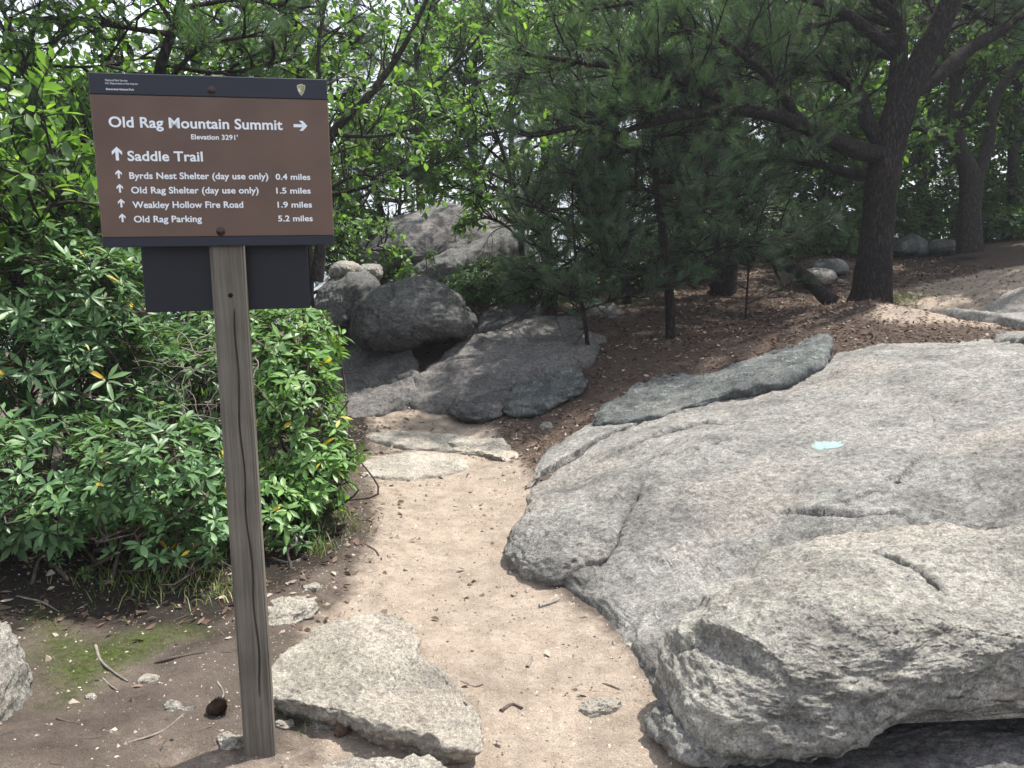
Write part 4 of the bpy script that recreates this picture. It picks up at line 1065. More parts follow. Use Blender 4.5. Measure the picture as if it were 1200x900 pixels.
def limbs_auto(base, h, r, n, seed, spread=.8, lean=(0, 0), fork=.35):
    rng = np.random.RandomState(seed)
    b = np.array(base, float); top = b + np.array([lean[0], lean[1], h])
    tr = [[*(b - [0, 0, .1]), r], [*(b * .65 + top * .35 + rng.normal(size=3) * .08), r * .8], [*(b * .3 + top * .7 + rng.normal(size=3) * .12), r * .5], [*top, r * .15]]
    out = [np.array(tr)]
    C = catmull(np.array(tr), 60)
    for k in range(n):
        t = rng.uniform(fork, .92); p = C[int(t * 59)]
        az = rng.uniform(0, 2 * np.pi) if n < 3 else (k / n + rng.uniform(-.08, .08)) * 2 * np.pi
        ln = h * spread * (1.05 - t) * rng.uniform(.7, 1.1) + .3
        d = np.array([math.cos(az), math.sin(az), rng.uniform(.15, .75)])
        q1 = p[:3] + d * ln * .5; q2 = p[:3] + d * ln + np.array([0, 0, ln * .08])
        out.append(np.array([[*p[:3], p[3] * .65], [*q1, p[3] * .42], [*q2, .006]]))
    return out

# left: leafy young trees between the laurel and the sky
broad('leafy_tree', 'bright green broad leaved tree filling the upper left corner', limbs_auto(gtree(35, 500, 5.6), 3.3, .045, 9, 301, .62), 301, (.055, .11), 12, 7, 6)
broad('leafy_tree', 'broad leaved tree half hidden by the sign panel, left of it', limbs_auto(gtree(-40, 500, 5.0), 2.6, .035, 7, 302, .6), 302, (.055, .115), 11, 7, 6)
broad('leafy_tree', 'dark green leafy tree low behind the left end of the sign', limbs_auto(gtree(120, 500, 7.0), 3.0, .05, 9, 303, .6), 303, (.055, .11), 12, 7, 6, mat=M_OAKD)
broad('leafy_tree', 'leafy tree directly behind the sign, crown above its top edge', limbs_auto(gtree(260, 500, 7.6), 4.0, .05, 9, 304, .5), 304, (.055, .11), 11, 7, 6)
# right of the sign: thin tree with a long diagonal limb against the white sky
diag = px_tube([(372, 330, 7.0, .05), (380, 240, 7.0, .045), (385, 165, 7.0, .04), (430, 115, 6.9, .03), (470, 60, 6.8, .022), (500, 0, 6.7, .016), (525, -70, 6.6, .008)])
d2 = px_tube([(384, 180, 7.0, .025), (374, 110, 7.0, .02), (375, 40, 7.0, .016), (392, -40, 7.0, .008)])
d3 = px_tube([(392, 158, 7.0, .018), (440, 160, 6.8, .012), (490, 150, 6.6, .006)])
d4 = px_tube([(380, 225, 7.0, .018), (420, 205, 6.9, .012), (455, 215, 6.8, .006)])
broad('leafy_tree', 'thin tree with a long dark limb slanting up right from the sign edge', [diag, d2, d3, d4], 305, (.06, .10), 7, 4, 4, L1=(.35, .7), L2=(.15, .3), t0=.3)
sap = [px_tube([(612, 300, 9.3, .035), (608, 250, 9.3, .03), (600, 215, 9.3, .025), (585, 165, 9.2, .018), (565, 110, 9.1, .012), (540, 50, 9, .006)]),
       px_tube([(610, 270, 9.3, .02), (570, 235, 9.1, .014), (530, 212, 8.9, .007)]), px_tube([(607, 240, 9.3, .016), (640, 190, 9.3, .012), (650, 130, 9.2, .006)]),
       px_tube([(600, 215, 9.3, .016), (545, 190, 9.0, .01), (500, 185, 8.8, .005)]), px_tube([(612, 285, 9.3, .016), (590, 262, 9.2, .01), (560, 250, 9.1, .005)]),
       px_tube([(596, 195, 9.3, .016), (540, 150, 9.0, .01), (470, 120, 8.8, .005)]), px_tube([(580, 155, 9.2, .012), (610, 90, 9.2, .008), (620, 20, 9.1, .004)])]
broad('leafy_tree', 'small green tree growing beside the domed boulder, leaves hanging over it', sap, 306, (.07, .12), 8, 5, 5, L1=(.35, .7), L2=(.15, .35), t0=.3)
broad('leafy_tree', 'sparse leafy tree far behind the small one, sky through its crown', limbs_auto(gtree(500, 300, 13), 5.5, .07, 9, 307, .5), 307, (.07, .12), 10, 6, 6)
broad('leafy_tree', 'pale leafy tree behind the pines above the middle of the photo', limbs_auto(gtree(690, 300, 15), 6.0, .08, 10, 308, .5), 308, (.08, .13), 11, 6, 6)
for i, (px, Y, h, lab) in enumerate([(255, 10.5, 2.2, 'leafy tree low behind the right half of the sign panel'), (415, 12.5, 2.6, 'bushy leafy tree filling the gap between sign and domed boulder'), (470, 14.5, 3.4, 'leafy tree behind the domed boulder, left of the small one'), (105, 6.8, 1.3, 'low bushy leafy tree behind the laurels, left of the back panel'), (70, 8.5, 2.6, 'leafy tree behind the tall laurel at the left'), (560, 14.5, 4.2, 'leafy tree behind the domed boulder, right of the small one')]):
    broad('leafy_tree', lab, limbs_auto(gtree(px, 300, Y), h + .6, .045, 12, 370 + i, .55, fork=.1), 370 + i, (.06, .115), 12, 6, 7, mat=M_OAK, L1=(.4, .9), L2=(.2, .4))
broad('leafy_shrub', 'yellow green bush at the corner between sign and domed boulder', limbs_auto(gtree(405, 330, 10.5), 1.1, .02, 7, 309, .9), 309, (.06, .1), 8, 5, 5, L1=(.3, .5), L2=(.12, .25), cat='shrub')
laurel('leafy_shrub', 'dense dark green bush between the boulders and the pine saplings', [E(590, 325, 9.6, .55, .4, .28), E(545, 335, 9.3, .3, .3, .16), E(650, 330, 9.8, .4, .4, .25)], 700, 310, U(600, 350, 9.8), leaf=(.05, .08), mat=M_OAKD, width=.4, nstem=5)
laurel('leafy_shrub', 'small bright sprig sprouting above the round boulder', [E(480, 320, 8.9, .12, .1, .12), E(505, 300, 9.0, .08, .08, .08)], 40, 311, U(490, 345, 9.0), leaf=(.05, .08), mat=M_OAK, width=.4, nstem=2)
# right: dark forked tree and its neighbours
fk = [px_tube([(1137, 296, 12.5, .19), (1136, 250, 12.5, .155), (1138, 210, 12.5, .15), (1122, 165, 12.4, .10), (1118, 110, 12.4, .08), (1128, 60, 12.3, .06), (1120, -20, 12.2, .05)]),
      px_tube([(1140, 215, 12.5, .12), (1158, 170, 12.5, .085), (1165, 120, 12.5, .07), (1190, 80, 12.5, .06), (1235, 20, 12.5, .03)]),
      px_tube([(1138, 200, 12.5, .07), (1110, 165, 12.4, .06), (1075, 150, 12.3, .04), (1040, 150, 12.2, .02)]),
      px_tube([(1125, 140, 12.4, .06), (1150, 100, 12.0, .05), (1180, 75, 11.8, .03)]), px_tube([(1124, 110, 12.4, .05), (1105, 60, 12.2, .03), (1095, 0, 12, .015)])]
broad('forked_tree', 'dark forked broad leaved tree at the right edge, sunlit leaves in its fork', fk, 320, (.09, .14), 10, 6, 5, L1=(.6, 1.3), L2=(.3, .6), t0=.35, mat=M_OAK)
for i, (px, Y, h, r, lab) in enumerate([(1185, 14.5, 5.5, .09, 'slender leafy tree behind the forked one, close to the right edge'), (1080, 16, 6.0, .1, 'shaded leafy tree behind the big pine trunk, to its right'),
                                   (960, 16, 5.5, .09, 'shaded leafy tree behind the big pine trunk, to its left'), (900, 14, 4.5, .07, 'dark leafy tree between the two pine trunks, bright leaves in a gap'),
                                   (780, 17, 6.0, .1, 'dark leafy tree in the forest behind the second pine'), (1260, 12.5, 5, .09, 'leafy tree just beyond the right edge of the photo'),
                                   (1020, 18, 6.5, .1, 'dense leafy tree deep in the forest behind the big pine'), (840, 18.5, 6.5, .1, 'dense leafy tree deep in the forest behind the second pine'), (700, 16, 4.5, .09, 'dark leafy tree behind the dark pine saplings'),
                                   (1130, 18.5, 6.5, .1, 'dense leafy tree behind the dark forked one'), (1230, 17, 6, .1, 'leafy tree deep in the forest at the right edge'), (600, 18, 5.5, .09, 'leafy tree far behind the domed boulder'), (920, 20, 7, .1, 'tall leafy tree deepest in the forest between the pine trunks')]):
    broad('forest_tree', lab, limbs_auto(gtree(px, 300, Y), h, r, 13, 330 + i, .55, fork=.08), 330 + i, (.10, .15), 13, 6, 8, L1=(.6, 1.2), L2=(.3, .55), mat=M_OAKD if i % 2 else M_OAK, group='leafy trees of the forest edge')
for i, (px, Y, w, h, lab) in enumerate([(960, 13.2, .8, .45, 'dark undergrowth bush behind the leaning log'), (890, 12.8, .8, .5, 'undergrowth bush right of the second pine trunk'), (1180, 13.8, .7, .3, 'low bush under the forked tree at the right edge'),
                                   (800, 12.2, .8, .45, 'undergrowth bush left of the second pine trunk'), (720, 11.6, .7, .45, 'undergrowth bush behind the pine saplings'), (1050, 15.2, .8, .5, 'bush in deep shade right of the big pine trunk'), (980, 15.5, 1.1, .8, 'tall shaded bush behind the mossy boulder'), (1110, 15.8, 1.1, .8, 'tall shaded bush behind the grey green boulders'),
                                   (1220, 14.5, 1.0, .8, 'tall bush at the very right edge'), (860, 15.0, 1.1, .8, 'tall shaded bush straight behind the second pine trunk'), (760, 14.0, 1.1, .8, 'tall shaded bush behind the undergrowth by the saplings')]):
    p = gtree(px, 300, Y)
    laurel('undergrowth_bush', lab, [(p[0], p[1], p[2] + h * .7, w, .6, h), (p[0] + .4, p[1] + .2, p[2] + h * 1.1, w * .6, .5, h * .8)], 700, 350 + i, p, leaf=(.07, .12), mat=M_OAKD, width=.4, nstem=5, group='bushes in the shade of the pines')

# ------------------------------------------------------------------ pines
def pine(name, label, limbs, seed, n1=12, L1=(.4, .9), n2=7, L2=(.12, .3), t0=.25, ndl=22, nl=.085, mat=None, bark=None, flare=.18, sides=14, group=None, up=.2, cat='pine tree', flat=.6, bare=0, tuft2=2, wid=.0028, nlimb=None):
    rng = np.random.RandomState(seed)
    root = empty(name, limbs[0][0][:3], label, cat, group)
    obj('trunk', [trunk_tube(l, sides if i == 0 else 10, 70 if i == 0 else 50, .09, seed + i, flare if i == 0 else 0) for i, l in enumerate(limbs)], bark or M_BARK, root)
    use = limbs[1:] if len(limbs) > 1 else limbs
    P0 = to_batch(use, 16)
    P1, t1 = spawn(P0, n1, t0, 1.0, L1, up, rng, (.5, 1.15), 8, .16, -.01, .45, flat)
    P2, _ = spawn(P1, n2, .25, 1.0, L2, .25, rng, (.4, 1.0), 5, .12, -.05, .2, .3)
    tb = [tubes(P1, np.linspace(.012, .004, 8)[None] * np.ones((len(P1), 1)), 5), tubes(P2, np.linspace(.0042, .0024, 5)[None] * np.ones((len(P2), 1)), 4)]
    if bare:                               # dead, needle-free inner twigs
        Pb, _ = spawn(P0, bare, .05, .8, (.3, .9), -.1, rng, (.6, 1.3), 8, .2, .02, .3, .4)
        Pc, _ = spawn(Pb, 5, .2, 1, (.15, .4), 0, rng, (.5, 1.1), 6, .2, 0, .3, .2)
        tb += [tubes(Pb, np.linspace(.008, .002, 8)[None] * np.ones((len(Pb), 1)), 4), tubes(Pc, np.linspace(.003, .0012, 6)[None] * np.ones((len(Pc), 1)), 3)]
    obj('branches', tb, bark or M_BARK, root)
    tips = P2[:, -1]; td = nrm(P2[:, -1] - P2[:, -2])
    pp, dd = [tips, P1[:, -1]], [td, nrm(P1[:, -1] - P1[:, -2])]
    for q in range(tuft2):
        k = 1 + (q % 3); pp.append(P2[:, k + 1] if k + 1 < 5 else P2[:, k]); dd.append(nrm(P2[:, k + 1] - P2[:, k]) if k + 1 < 5 else td)
    pos = np.concatenate(pp); dr = nrm(np.concatenate(dd) + np.array([0, 0, .25]))
    obj('crown', [needles(pos, dr, ndl, nl, wid, 1.0, rng)], mat or M_NEEDLE, root)
    return root
def crown_limbs(axis_pts, n, seed, r0, ln, t0=.35, rise=.25, az=None):
    """limbs radiating from an upright axis"""
    rng = np.random.RandomState(seed); C = catmull(np.asarray(axis_pts, float), 60); out = []
    for k in range(n):
        t = t0 + (1 - t0) * (k + rng.uniform(0, .8)) / n; p = C[min(59, int(t * 59))]
        a = rng.uniform(*az) if az else k * 2.4 + rng.uniform(-.4, .4)
        l = rng.uniform(*ln) * (1.15 - .6 * t)
        d = np.array([math.cos(a), math.sin(a), rise * rng.uniform(.2, 1.4)])
        q1 = p[:3] + d * l * .45 + rng.normal(size=3) * .06; q2 = p[:3] + d * l + np.array([0, 0, .06 * l]) + rng.normal(size=3) * .08
        out.append(np.array([[*p[:3], min(r0, p[3] * .7)], [*q1, min(r0, p[3] * .7) * .6], [*q2, .006]]))
    return out
# the big pine
big_trunk = px_tube([(1018, 362, 9.45, .225), (1021, 335, 9.45, .19), (1027, 280, 9.45, .168), (1034, 215, 9.45, .165), (1044, 160, 9.45, .17), (1062, 110, 9.4, .15), (1086, 60, 9.35, .13), (1110, 10, 9.3, .11), (1140, -70, 9.25, .12), (1150, -180, 9.2, .08), (1140, -300, 9.2, .03)])
big = [big_trunk,
       px_tube([(1040, 182, 9.42, .10), (1005, 176, 9.3, .10), (965, 158, 9.1, .088), (920, 138, 8.8, .072), (870, 128, 8.5, .075), (820, 132, 8.2, .05), (760, 145, 8.0, .035), (700, 165, 7.9, .015)]),
       px_tube([(1030, 165, 9.45, .09), (1016, 140, 9.5, .085), (1008, 112, 9.6, .07), (985, 92, 9.8, .05), (940, 80, 10.0, .045), (880, 75, 10.2, .02)]),
       px_tube([(1046, 150, 9.45, .11), (1052, 100, 9.45, .10), (1054, 50, 9.5, .085), (1048, 0, 9.55, .07), (1030, -80, 9.6, .05), (1010, -180, 9.7, .02)]),
       px_tube([(1070, 108, 9.4, .08), (1100, 88, 9.5, .08), (1130, 62, 9.6, .075), (1165, 40, 9.7, .065), (1210, 15, 9.9, .065), (1290, -20, 10.3, .05), (1380, -40, 10.8, .015)]),
       px_tube([(1030, 208, 9.45, .07), (995, 203, 9.6, .06), (960, 193, 9.8, .045), (910, 188, 10.0, .03), (860, 192, 10.2, .012)]),
       px_tube([(870, 128, 8.5, .05), (800, 95, 8.1, .04), (730, 80, 7.8, .03), (660, 70, 7.6, .022), (600, 62, 7.5, .01)]),
       px_tube([(820, 132, 8.2, .04), (740, 130, 7.9, .03), (680, 148, 7.7, .02), (625, 160, 7.5, .008)]),
       px_tube([(1050, 60, 9.5, .07), (980, 10, 9.1, .055), (900, -10, 8.7, .04), (800, -5, 8.3, .03), (700, 10, 8.0, .015), (640, 20, 7.9, .008)]),
       px_tube([(940, 145, 8.95, .05), (900, 90, 8.5, .04), (850, 50, 8.2, .028), (790, 30, 7.9, .01)]),
       px_tube([(1052, 20, 9.5, .06), (960, -50, 9.2, .045), (850, -90, 9.0, .03), (740, -100, 8.8, .01)]),
       px_tube([(1050, -10, 9.5, .06), (980, -90, 9.8, .045), (900, -140, 10.2, .03), (800, -160, 10.6, .01)]),
       px_tube([(1120, -20, 9.3, .06), (1060, -100, 9.0, .045), (980, -170, 8.8, .03), (880, -210, 8.6, .01)]),
       px_tube([(1148, -150, 9.2, .05), (1050, -230, 9.4, .035), (930, -260, 9.6, .01)]),
       px_tube([(1140, -80, 9.2, .06), (1230, -140, 10, .04), (1330, -170, 10.8, .012)]),
       px_tube([(1052, 70, 9.5, .04), (1010, 60, 9.9, .03), (960, 70, 10.3, .02), (900, 85, 10.7, .008)]),
       px_tube([(1090, 50, 9.4, .04), (1130, 25, 9.8, .03), (1200, 5, 10.2, .01)]),
       px_tube([(1050, 30, 9.55, .04), (1000, 20, 9.6, .03), (930, 40, 9.5, .02), (850, 70, 9.3, .008)]),
       px_tube([(1060, 60, 9.6, .04), (1000, 70, 10.0, .03), (920, 70, 10.4, .01)]),
       px_tube([(1080, 30, 9.6, .04), (1120, 5, 10.0, .03), (1170, 30, 10.3, .01)]),
       px_tube([(1100, 20, 9.4, .04), (1075, -10, 9.9, .03), (1030, 20, 10.4, .01)]),
       px_tube([(1050, 40, 9.5, .05), (1010, 40, 9.9, .04), (950, 35, 10.4, .03), (880, 45, 10.8, .01)])]
pine('pine_tree', 'big pine with a thick dark trunk and low spreading limbs', big, 401, 25, (.4, 1.1), 8, (.12, .3), .25, 24, bare=7, sides=28)
p2 = px_tube([(846, 352, 11, .17), (850, 320, 11, .145), (852, 260, 11, .135), (855, 200, 11, .12), (858, 130, 11, .10), (860, 40, 11, .07), (858, -80, 11, .03)])
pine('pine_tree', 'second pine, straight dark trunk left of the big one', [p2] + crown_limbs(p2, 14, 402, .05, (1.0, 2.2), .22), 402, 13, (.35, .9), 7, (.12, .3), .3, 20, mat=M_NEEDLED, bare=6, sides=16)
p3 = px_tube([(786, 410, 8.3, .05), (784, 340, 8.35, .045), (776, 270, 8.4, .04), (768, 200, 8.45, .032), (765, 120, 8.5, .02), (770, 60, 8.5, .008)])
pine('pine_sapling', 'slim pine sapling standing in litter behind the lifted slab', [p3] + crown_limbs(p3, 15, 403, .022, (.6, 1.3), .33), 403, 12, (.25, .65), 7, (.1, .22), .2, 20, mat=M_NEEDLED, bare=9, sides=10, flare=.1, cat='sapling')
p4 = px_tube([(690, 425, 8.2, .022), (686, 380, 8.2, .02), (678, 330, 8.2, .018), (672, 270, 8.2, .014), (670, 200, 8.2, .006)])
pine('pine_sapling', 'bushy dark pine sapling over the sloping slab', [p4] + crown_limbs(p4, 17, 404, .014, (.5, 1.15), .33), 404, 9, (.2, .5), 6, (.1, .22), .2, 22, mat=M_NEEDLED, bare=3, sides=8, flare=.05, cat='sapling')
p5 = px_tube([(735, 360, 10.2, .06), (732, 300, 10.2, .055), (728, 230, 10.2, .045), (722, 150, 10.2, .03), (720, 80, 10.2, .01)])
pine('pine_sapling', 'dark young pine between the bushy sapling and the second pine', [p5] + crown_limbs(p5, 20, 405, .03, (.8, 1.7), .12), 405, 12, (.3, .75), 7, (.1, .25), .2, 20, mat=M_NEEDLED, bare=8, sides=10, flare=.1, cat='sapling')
p6 = px_tube([(872, 395, 8.9, .014), (875, 350, 8.9, .012), (878, 300, 8.9, .010), (880, 270, 8.9, .005)])
pine('pine_sapling', 'thread thin seedling pine left of the big trunk', [p6] + crown_limbs(p6, 6, 406, .007, (.3, .6), .2), 406, 3, (.15, .3), 4, (.08, .15), .3, 14, mat=M_NEEDLED, sides=8, flare=0, cat='sapling')
# left pines
p7 = px_tube([(160, 480, 6.0, .05), (160, 380, 6.0, .048), (165, 280, 6.0, .045), (172, 180, 6.0, .042), (188, 80, 6.0, .036), (206, 25, 6.0, .03), (222, -50, 6.0, .02), (230, -130, 6.0, .01)])
pl = [p7, px_tube([(180, 120, 6, .02), (230, 60, 5.7, .015), (300, 40, 5.4, .008)]), px_tube([(200, 40, 6, .02), (130, 30, 5.7, .014), (60, 20, 5.5, .007)]), px_tube([(190, 75, 6, .02), (260, 85, 6.2, .014), (340, 70, 6.3, .007)]),
      px_tube([(210, 10, 6, .018), (280, 0, 6.2, .012), (350, 10, 6.4, .006)]), px_tube([(168, 230, 6, .018), (110, 180, 5.7, .012), (60, 150, 5.5, .006)]), px_tube([(166, 260, 6, .016), (100, 230, 6.2, .012), (50, 225, 6.3, .006)]),
      px_tube([(205, 30, 6, .018), (160, -30, 6.1, .012), (100, -60, 6.2, .006)]), px_tube([(162, 330, 6, .016), (110, 310, 5.5, .012), (80, 300, 5.2, .006)])]
pine('pine_tree', 'young pine whose trunk passes behind the sign panel', pl, 407, 9, (.25, .55), 6, (.1, .2), .3, 22, nl=.08, sides=10, flare=.1, bare=2)
p8 = px_tube([(362, 420, 8.4, .06), (360, 300, 8.4, .055), (356, 180, 8.4, .05), (350, 90, 8.4, .045), (345, 0, 8.4, .035), (345, -100, 8.4, .015)])
pine('pine_tree', 'pine with flat dark boughs at the right edge of the sign', [p8] + crown_limbs(p8, 18, 408, .03, (.8, 1.6), .3), 408, 7, (.3, .6), 6, (.1, .22), .3, 18, sides=10, bare=4)
p9 = px_tube([(110, 470, 4.9, .012), (108, 430, 4.9, .010), (110, 390, 4.9, .008), (112, 350, 4.9, .004)])
pine('pine_sapling', 'small soft pine seedling growing among the laurel leaves', [p9] + crown_limbs(p9, 9, 409, .006, (.2, .45), .15), 409, 4, (.1, .2), 4, (.06, .12), .3, 22, nl=.07, wid=.002, sides=8, flare=0, cat='sapling')
for i, (px, Y, h, r, lab) in enumerate([(560, 17, 6.5, .1, 'far pine in the gap above the domed boulder'), (450, 16, 5.0, .09, 'far pine right of the sign, sky behind it'), (640, 19, 7.5, .12, 'tall far pine above the middle of the photo'),
                                   (300, 14, 5.5, .09, 'far pine hidden behind the sign panel'), (1010, 20, 8, .14, 'tall forest pine directly behind the big trunk'), (840, 21, 8, .14, 'tall forest pine behind the second trunk'), (1180, 19, 8, .14, 'tall forest pine at the right edge')]):
    g = np.array(gtree(px, 300, Y)); rg = np.random.RandomState(500 + i)
    ax = np.array([[*(g - [0, 0, .1]), r], [*(g + [rg.normal() * .1, 0, h * .4]), r * .8], [*(g + [rg.normal() * .2, 0, h * .75]), r * .5], [*(g + [rg.normal() * .3, 0, h]), .02]])
    pine('pine_tree', lab, [ax] + crown_limbs(ax, 20, 500 + i, .045, (1.2, 2.4), .2), 500 + i, 8, (.4, .9), 5, (.15, .35), .25, 16, nl=.11, wid=.006, mat=M_NEEDLED, sides=10, group='pines of the forest edge')

# ------------------------------------------------------------------ fallen wood and forest floor
log = px_tube([(978, 356, 9.1, .085), (966, 346, 9.15, .082), (945, 326, 9.3, .075), (925, 311, 9.45, .07), (905, 303, 9.6, .06), (880, 300, 9.8, .045), (850, 292, 10.1, .02)])
o = obj('leaning_log', [trunk_tube(log, 14, 50, .1, 61), trunk_tube(px_tube([(906, 304, 9.6, .02), (910, 320, 9.5, .014), (918, 335, 9.4, .008)]), 6, 16, .1, 62)], M_BARK, origin=log[0][:3])
tag(o, 'dark broken log slanting down to the ground left of the big pine', 'log')
def stick(pts, r, label, mat=None, cat='stick', name='fallen_stick'):
    Q = np.array([G(px, py) + np.array([0, 0, r * .7]) for px, py in pts]); Q = np.concatenate([Q, np.linspace(r, r * .5, len(Q))[:, None]], 1)
    o = obj(name, [trunk_tube(Q, 7, 24, .18, int(pts[0][0]))], mat or M_DEADTWIG, origin=Q[0, :3]); return tag(o, label, cat)
stick([(112, 758), (118, 775), (132, 788), (150, 800)], .0065, 'curved pale twig on the mossy bank below the laurel')
stick([(120, 795), (128, 803), (138, 810)], .004, 'short thin twig just left below the curved pale twig')
stick([(182, 778), (205, 772), (240, 766), (272, 766)], .0065, 'straight brown stick lying beside the post at mid height', M_TWIG)
stick([(67, 843), (80, 847), (97, 850)], .0055, 'short brown stick near the boulder at the left edge', M_TWIG)
stick([(618, 784), (624, 771)], .008, 'small pale peg of wood standing out in the middle of the path')
stick([(632, 712), (650, 707), (655, 703)], .010, 'broken bark chip at the foot of the rounded rock', M_STONE, 'bark chip', 'bark_chip')
stick([(587, 836), (600, 828), (612, 832)], .009, 'dark bark chip lying alone on the pale path', M_TWIG, 'bark chip', 'bark_chip')
stick([(706, 803), (718, 806), (730, 812)], .006, 'dark twig scrap beside the path edge below the outcrop', M_TWIG)
stick([(430, 640), (440, 646), (444, 652)], .006, 'short dark twig at the laurel side of the path', M_TWIG)
stick([(318, 655), (340, 660), (360, 652)], .007, 'bleached twig on the ground under the sunlit laurel')
stick([(470, 467), (490, 470), (520, 472)], .012, 'pale branch lying across the foot of the stepping slab')
stick([(600, 518), (620, 512), (640, 520)], .008, 'thin stick at the edge of the litter beside the path', M_TWIG)
stick([(20, 700), (48, 706), (70, 718)], .005, 'pale straight twig on the dark bank above the left boulder')
stick([(70, 722), (84, 718), (104, 708)], .004, 'thin straw coloured twig beside the pale straight twig')
stick([(255, 800), (262, 815), (250, 830)], .0045, 'thin pale twig lying above the open pine cone')
stick([(150, 872), (190, 858), (215, 838)], .0045, 'long thin pale twig on the bare soil at the bottom left')
stick([(640, 660), (655, 664)], .006, 'tiny wood scrap against the foot of the rounded rock', M_TWIG)
stick([(540, 800), (556, 806), (566, 803)], .005, 'small dark twig beside the right edge of the flat stone', M_TWIG)
stick([(735, 520), (752, 500), (775, 492)], .006, 'twig caught in the seam between outcrop and lifted slab', M_TWIG)
# pine cones
def cone(px, py, size, label, tilt, seed):
    rng = np.random.RandomState(seed); g = G(px, py); c = g + np.array([0, 0, size * .42])
    n = 110; k = np.arange(n); t = (k + .5) / n; az = k * 2.39996
    prof = np.sin(np.pi * (t * .86 + .10)) ** .8 * size * .34
    ax = nrm(np.array([math.cos(tilt), math.sin(tilt) * .5, .25])); a = nrm(np.cross(ax, [0, 0, 1.0])); b = np.cross(ax, a)
    rad = a * np.cos(az)[:, None] + b * np.sin(az)[:, None]
    pos = c + ax * ((t - .5) * size)[:, None] + rad * (prof * .45)[:, None]
    d = nrm(rad + ax * .35); L = prof * .95 + .004
    V1, F1 = leaves(pos, d, np.broadcast_to(ax, pos.shape) + 0, L, L * 1.0, 'flake', -.25 * np.ones(n))
    V2 = V1 - np.repeat(np.broadcast_to(ax, pos.shape), 4, 0) * .0025
    core = tubes(np.array([[c - ax * size * .48, c - ax * size * .2, c + ax * size * .1, c + ax * size * .45]]), np.array([[size * .12, size * .2, size * .16, size * .03]]), 10)
    o = obj('pine_cone', [(V1, F1), (V2, F1), core], mat_simple('cone_scale', (.10, .065, .05), .8, .2, var=.5, scale=50), origin=g)
    tag(o, label, 'pine cone')
cone(254, 838, .066, 'open brown pine cone on bare soil left of the post', .5, 1)
cone(402, 862, .066, 'grey weathered pine cone in the shadow of the flat stone', 1.2, 2)
# small loose stones
for i, (px, py, s, lab) in enumerate([(381, 848, .045, 'flat pinkish stone beside the pine cone right of the post'), (332, 852, .035, 'small grey stone touching the post foot on the right'), (366, 690, .03, 'small pale stone above the weathered stone at the laurel'),
                                 (203, 828, .022, 'small dark stone left of the open pine cone'), (107, 820, .022, 'small pale stone on bare soil near the moss edge'), (175, 752 + 45, .03, 'flat pale stone among twigs on the bank'),
                                 (640, 500, .05, 'pale stone at the corner where path meets litter'), (705, 830, .06, 'flat pale stone sunk in the path below the outcrop'), (270, 870, .05, 'dark flat stone just left of the post foot'),
                                 (985, 330, .05, 'small white stone beside the leaning log'), (1180, 345, .07, 'loose grey stone on the sandy patch at right')]):
    g = G(px, py); rg = np.random.RandomState(600 + i); th = np.linspace(0, 2 * np.pi, 9, endpoint=False)
    ou = [(g[0] + s * math.cos(t) * rg.uniform(.75, 1.2), g[1] + s * .8 * math.sin(t) * rg.uniform(.75, 1.2)) for t in th]
    rock('loose_stone', slab(ou, lambda x, y: zat(x, y) + s * .45, lambda x, y: zat(x, y) - .02, edge=s * .5, nth=60, nrho=22, nside=6, amp=(s * .12, s * .08, s * .04), freq=.5 / s, seed=600 + i), M_STONE if i % 3 else M_ROCKW, lab, 'stone')

def scatter(n, x0, x1, y0, y1, dens, seed):
    rng = np.random.RandomState(seed); x = rng.uniform(x0, x1, n); y = y0 + (y1 - y0) * rng.uniform(0, 1, n) ** 1.3
    k = rng.uniform(0, 1, n) < dens(x, y); x, y = x[k], y[k]
    return np.stack([x, y, zat(x, y)], -1), rng
pathd = lambda x, y: sstep(-.3, .15, poly_sd(x, y, PATH))
# grit and small gravel
P, rng = scatter(70000, -3.2, 2.2, 1.2, 7.0, lambda x, y: .16 + .55 * sstep(-.5, 0, poly_sd(x, y, PATH)) * (1 - .6 * sstep(.15, .5, poly_sd(x, y, PATH))), 701)
n = len(P); s = .0022 + .0055 * rng.uniform(0, 1, n) ** 4 + .010 * (rng.uniform(0, 1, n) > .98)
oc = np.array([[1, 0, 0], [0, 1, 0], [-1, 0, 0], [0, -1, 0], [0, 0, .8], [0, 0, -.8]], float); of = np.array([[0, 1, 4], [1, 2, 4], [2, 3, 4], [3, 0, 4], [1, 0, 5], [2, 1, 5], [3, 2, 5], [0, 3, 5]])
V = P[:, None] + (oc[None] * rng.uniform(.6, 1.4, (n, 6, 1)) + rng.normal(size=(n, 6, 3)) * .18) * s[:, None, None]
o = obj('gravel', [(V.reshape(-1, 3), (of[None] + (np.arange(n) * 6)[:, None, None]).reshape(-1, 3))], M_GRIT, smooth=False)
tag(o, 'grit and gravel strewn over the path and soil', 'gravel', kind='stuff')
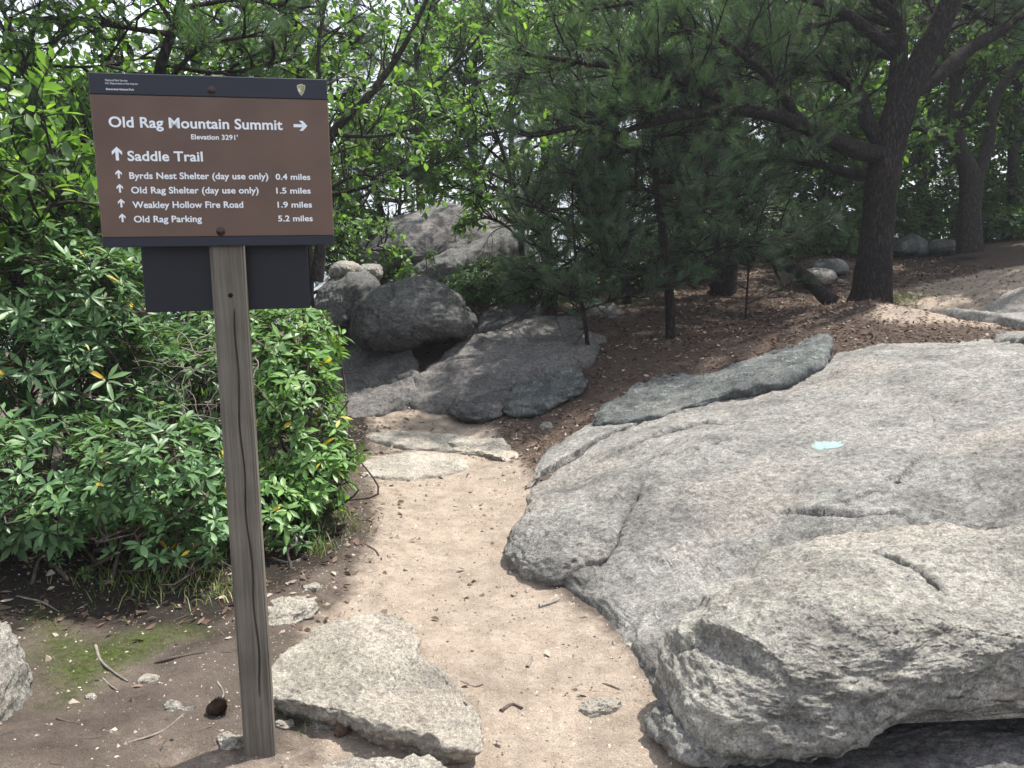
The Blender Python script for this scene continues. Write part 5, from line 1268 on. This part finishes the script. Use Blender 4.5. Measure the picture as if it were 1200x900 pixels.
# dead leaves and needles
def litd(x, y):
    m = litter_mask(x, y) * (1 - .93 * pathd(x, y)) * (1 - .85 * sstep(-.4, .15, poly_sd(x, y, SAND))) * (.35 + .65 * sstep(1.0, 2.5, x) + .3)
    sh = sstep(-.5, -.9, x) * sstep(2.9, 3.5, y) * .22
    return np.clip(np.maximum(m, sh) + .006, 0, 1)
P, rng = scatter(95000, -3.2, 6.5, 2.0, 13, litd, 702)
n = len(P); d = nrm(np.concatenate([rng.normal(size=(n, 2)), rng.normal(size=(n, 1)) * .15], 1)); up = nrm(np.array([0, 0, 1.]) + rng.normal(size=(n, 3)) * .35)
L = rng.uniform(.018, .055, n)
o = obj('leaf_litter', [leaves(P + [0, 0, .006], d, up, L, L * rng.uniform(.3, .6, n), 'oval', rng.uniform(-.5, .5, n))], M_LITTER)
tag(o, 'red brown dead leaves carpeting the ground under pines', 'leaf litter', kind='stuff')
P, rng = scatter(120000, -3.0, 5.5, 2.2, 11, lambda x, y: np.clip(litd(x, y) * .9, 0, 1), 703)
n = len(P); a = rng.uniform(0, 2 * np.pi, n); l = rng.uniform(.04, .09, n)
d = np.stack([np.cos(a), np.sin(a), rng.normal(size=n) * .08], -1); s = np.stack([-np.sin(a), np.cos(a), 0 * a], -1) * .0016
P = P + np.array([0, 0, .006]); V = np.stack([P - s - d * l[:, None] / 2, P + s - d * l[:, None] / 2, P + d * l[:, None] / 2], 1).reshape(-1, 3)
o = obj('needle_litter', [(V, np.arange(n * 3).reshape(-1, 3))], M_PNEEDLE)
tag(o, 'fallen brown pine needles mixed into the leaf litter', 'needle litter', kind='stuff')
# grass tufts and moss
def blades(P, L, w, rng, lean=.5):
    n = len(P); a = rng.uniform(0, 2 * np.pi, n); d = nrm(np.stack([np.cos(a) * lean, np.sin(a) * lean, np.ones(n)], -1) + rng.normal(size=(n, 3)) * .2)
    s = np.stack([-np.sin(a), np.cos(a), 0 * a], -1) * w; m = P + d * L[:, None] * .55; t = P + d * L[:, None] + np.stack([np.cos(a), np.sin(a), -.5 + 0 * a], -1) * L[:, None] * .3
    V = np.stack([P - s, P + s, m + s * .7, m - s * .7, t], 1).reshape(-1, 3); o = (np.arange(n) * 5)[:, None, None]
    return V, [(np.array([[0, 1, 2, 3]])[None] + o).reshape(-1, 4), (np.array([[3, 2, 4]])[None] + o).reshape(-1, 3)]
for i, (px, py, sx, n, l, lab) in enumerate([(1056, 350, .16, 420, .07, 'short green grass tuft against the big pine trunk'), (368, 648, .05, 90, .10, 'thin grass tuft at the foot of the sunlit laurel'), (392, 612, .10, 200, .07, 'sparse grass along the laurel edge of the path'), (350, 838, .06, 120, .03, 'mossy grass under the rim of the large flat stone'), (185, 668, .16, 700, .09, 'dark fine grass on the shaded bank under the laurel'), (265, 690, .08, 200, .05, 'short dark grass just left of the post below the laurel')]):
    g = G(px, py); rng = np.random.RandomState(720 + i); x = g[0] + rng.normal(size=n) * sx; y = g[1] + rng.normal(size=n) * sx; P = np.stack([x, y, zat(x, y)], -1)
    o = obj('grass_tuft', [blades(P, rng.uniform(.5, 1.2, n) * l, .0022, rng)], M_GRASS, origin=g); tag(o, lab, 'grass', kind='stuff')
P, rng = scatter(40000, -3.2, -.3, 1.6, 4.2, lambda x, y: np.clip(sstep(-.12, .2, poly_sd(x, y, MOSS)) * (.1 + 1.1 * fbm(np.stack([x, y, 0 * x], -1), 5, 3, 8)), 0, 1), 705)
o = obj('moss', [blades(P, rng.uniform(.004, .012, len(P)), .0016, rng, .8)], M_MOSS); tag(o, 'bright green moss on the shaded bank left of the post', 'moss', kind='stuff')

# ------------------------------------------------------------------ haze volume added to lift the shadows like lens veil
def haze_box():
    m = bpy.data.materials.new('veil_haze'); m.use_nodes = True
    ns, ls = m.node_tree.nodes, m.node_tree.links
    for q in list(ns):
        if q.type == 'BSDF_PRINCIPLED': ns.remove(q)
    v = ns.new('ShaderNodeVolumePrincipled')
    v.inputs['Color'].default_value = (.86, .91, 1.0, 1); v.inputs['Density'].default_value = HAZE; v.inputs['Anisotropy'].default_value = .35
    ls.new(v.outputs['Volume'], ns['Material Output'].inputs['Volume'])
    zl, zh, e = float(GZ.min()) - 1.0, max(float(GZ.max()), 14.0) + 2.0, 3200.0
    V = np.array([[x, y, z] for z in (zl, zh) for y in (-e, e) for x in (-e, e)])
    F = np.array([[0, 2, 3, 1], [4, 5, 7, 6], [0, 1, 5, 4], [2, 6, 7, 3], [0, 4, 6, 2], [1, 3, 7, 5]])
    o = obj('haze', [(V, F)], m, smooth=False)
    tag(o, 'thin pale haze added to lift the shadows, standing in for lens veil', 'haze', kind='stuff')
HAZE = 0.0015
haze_box()
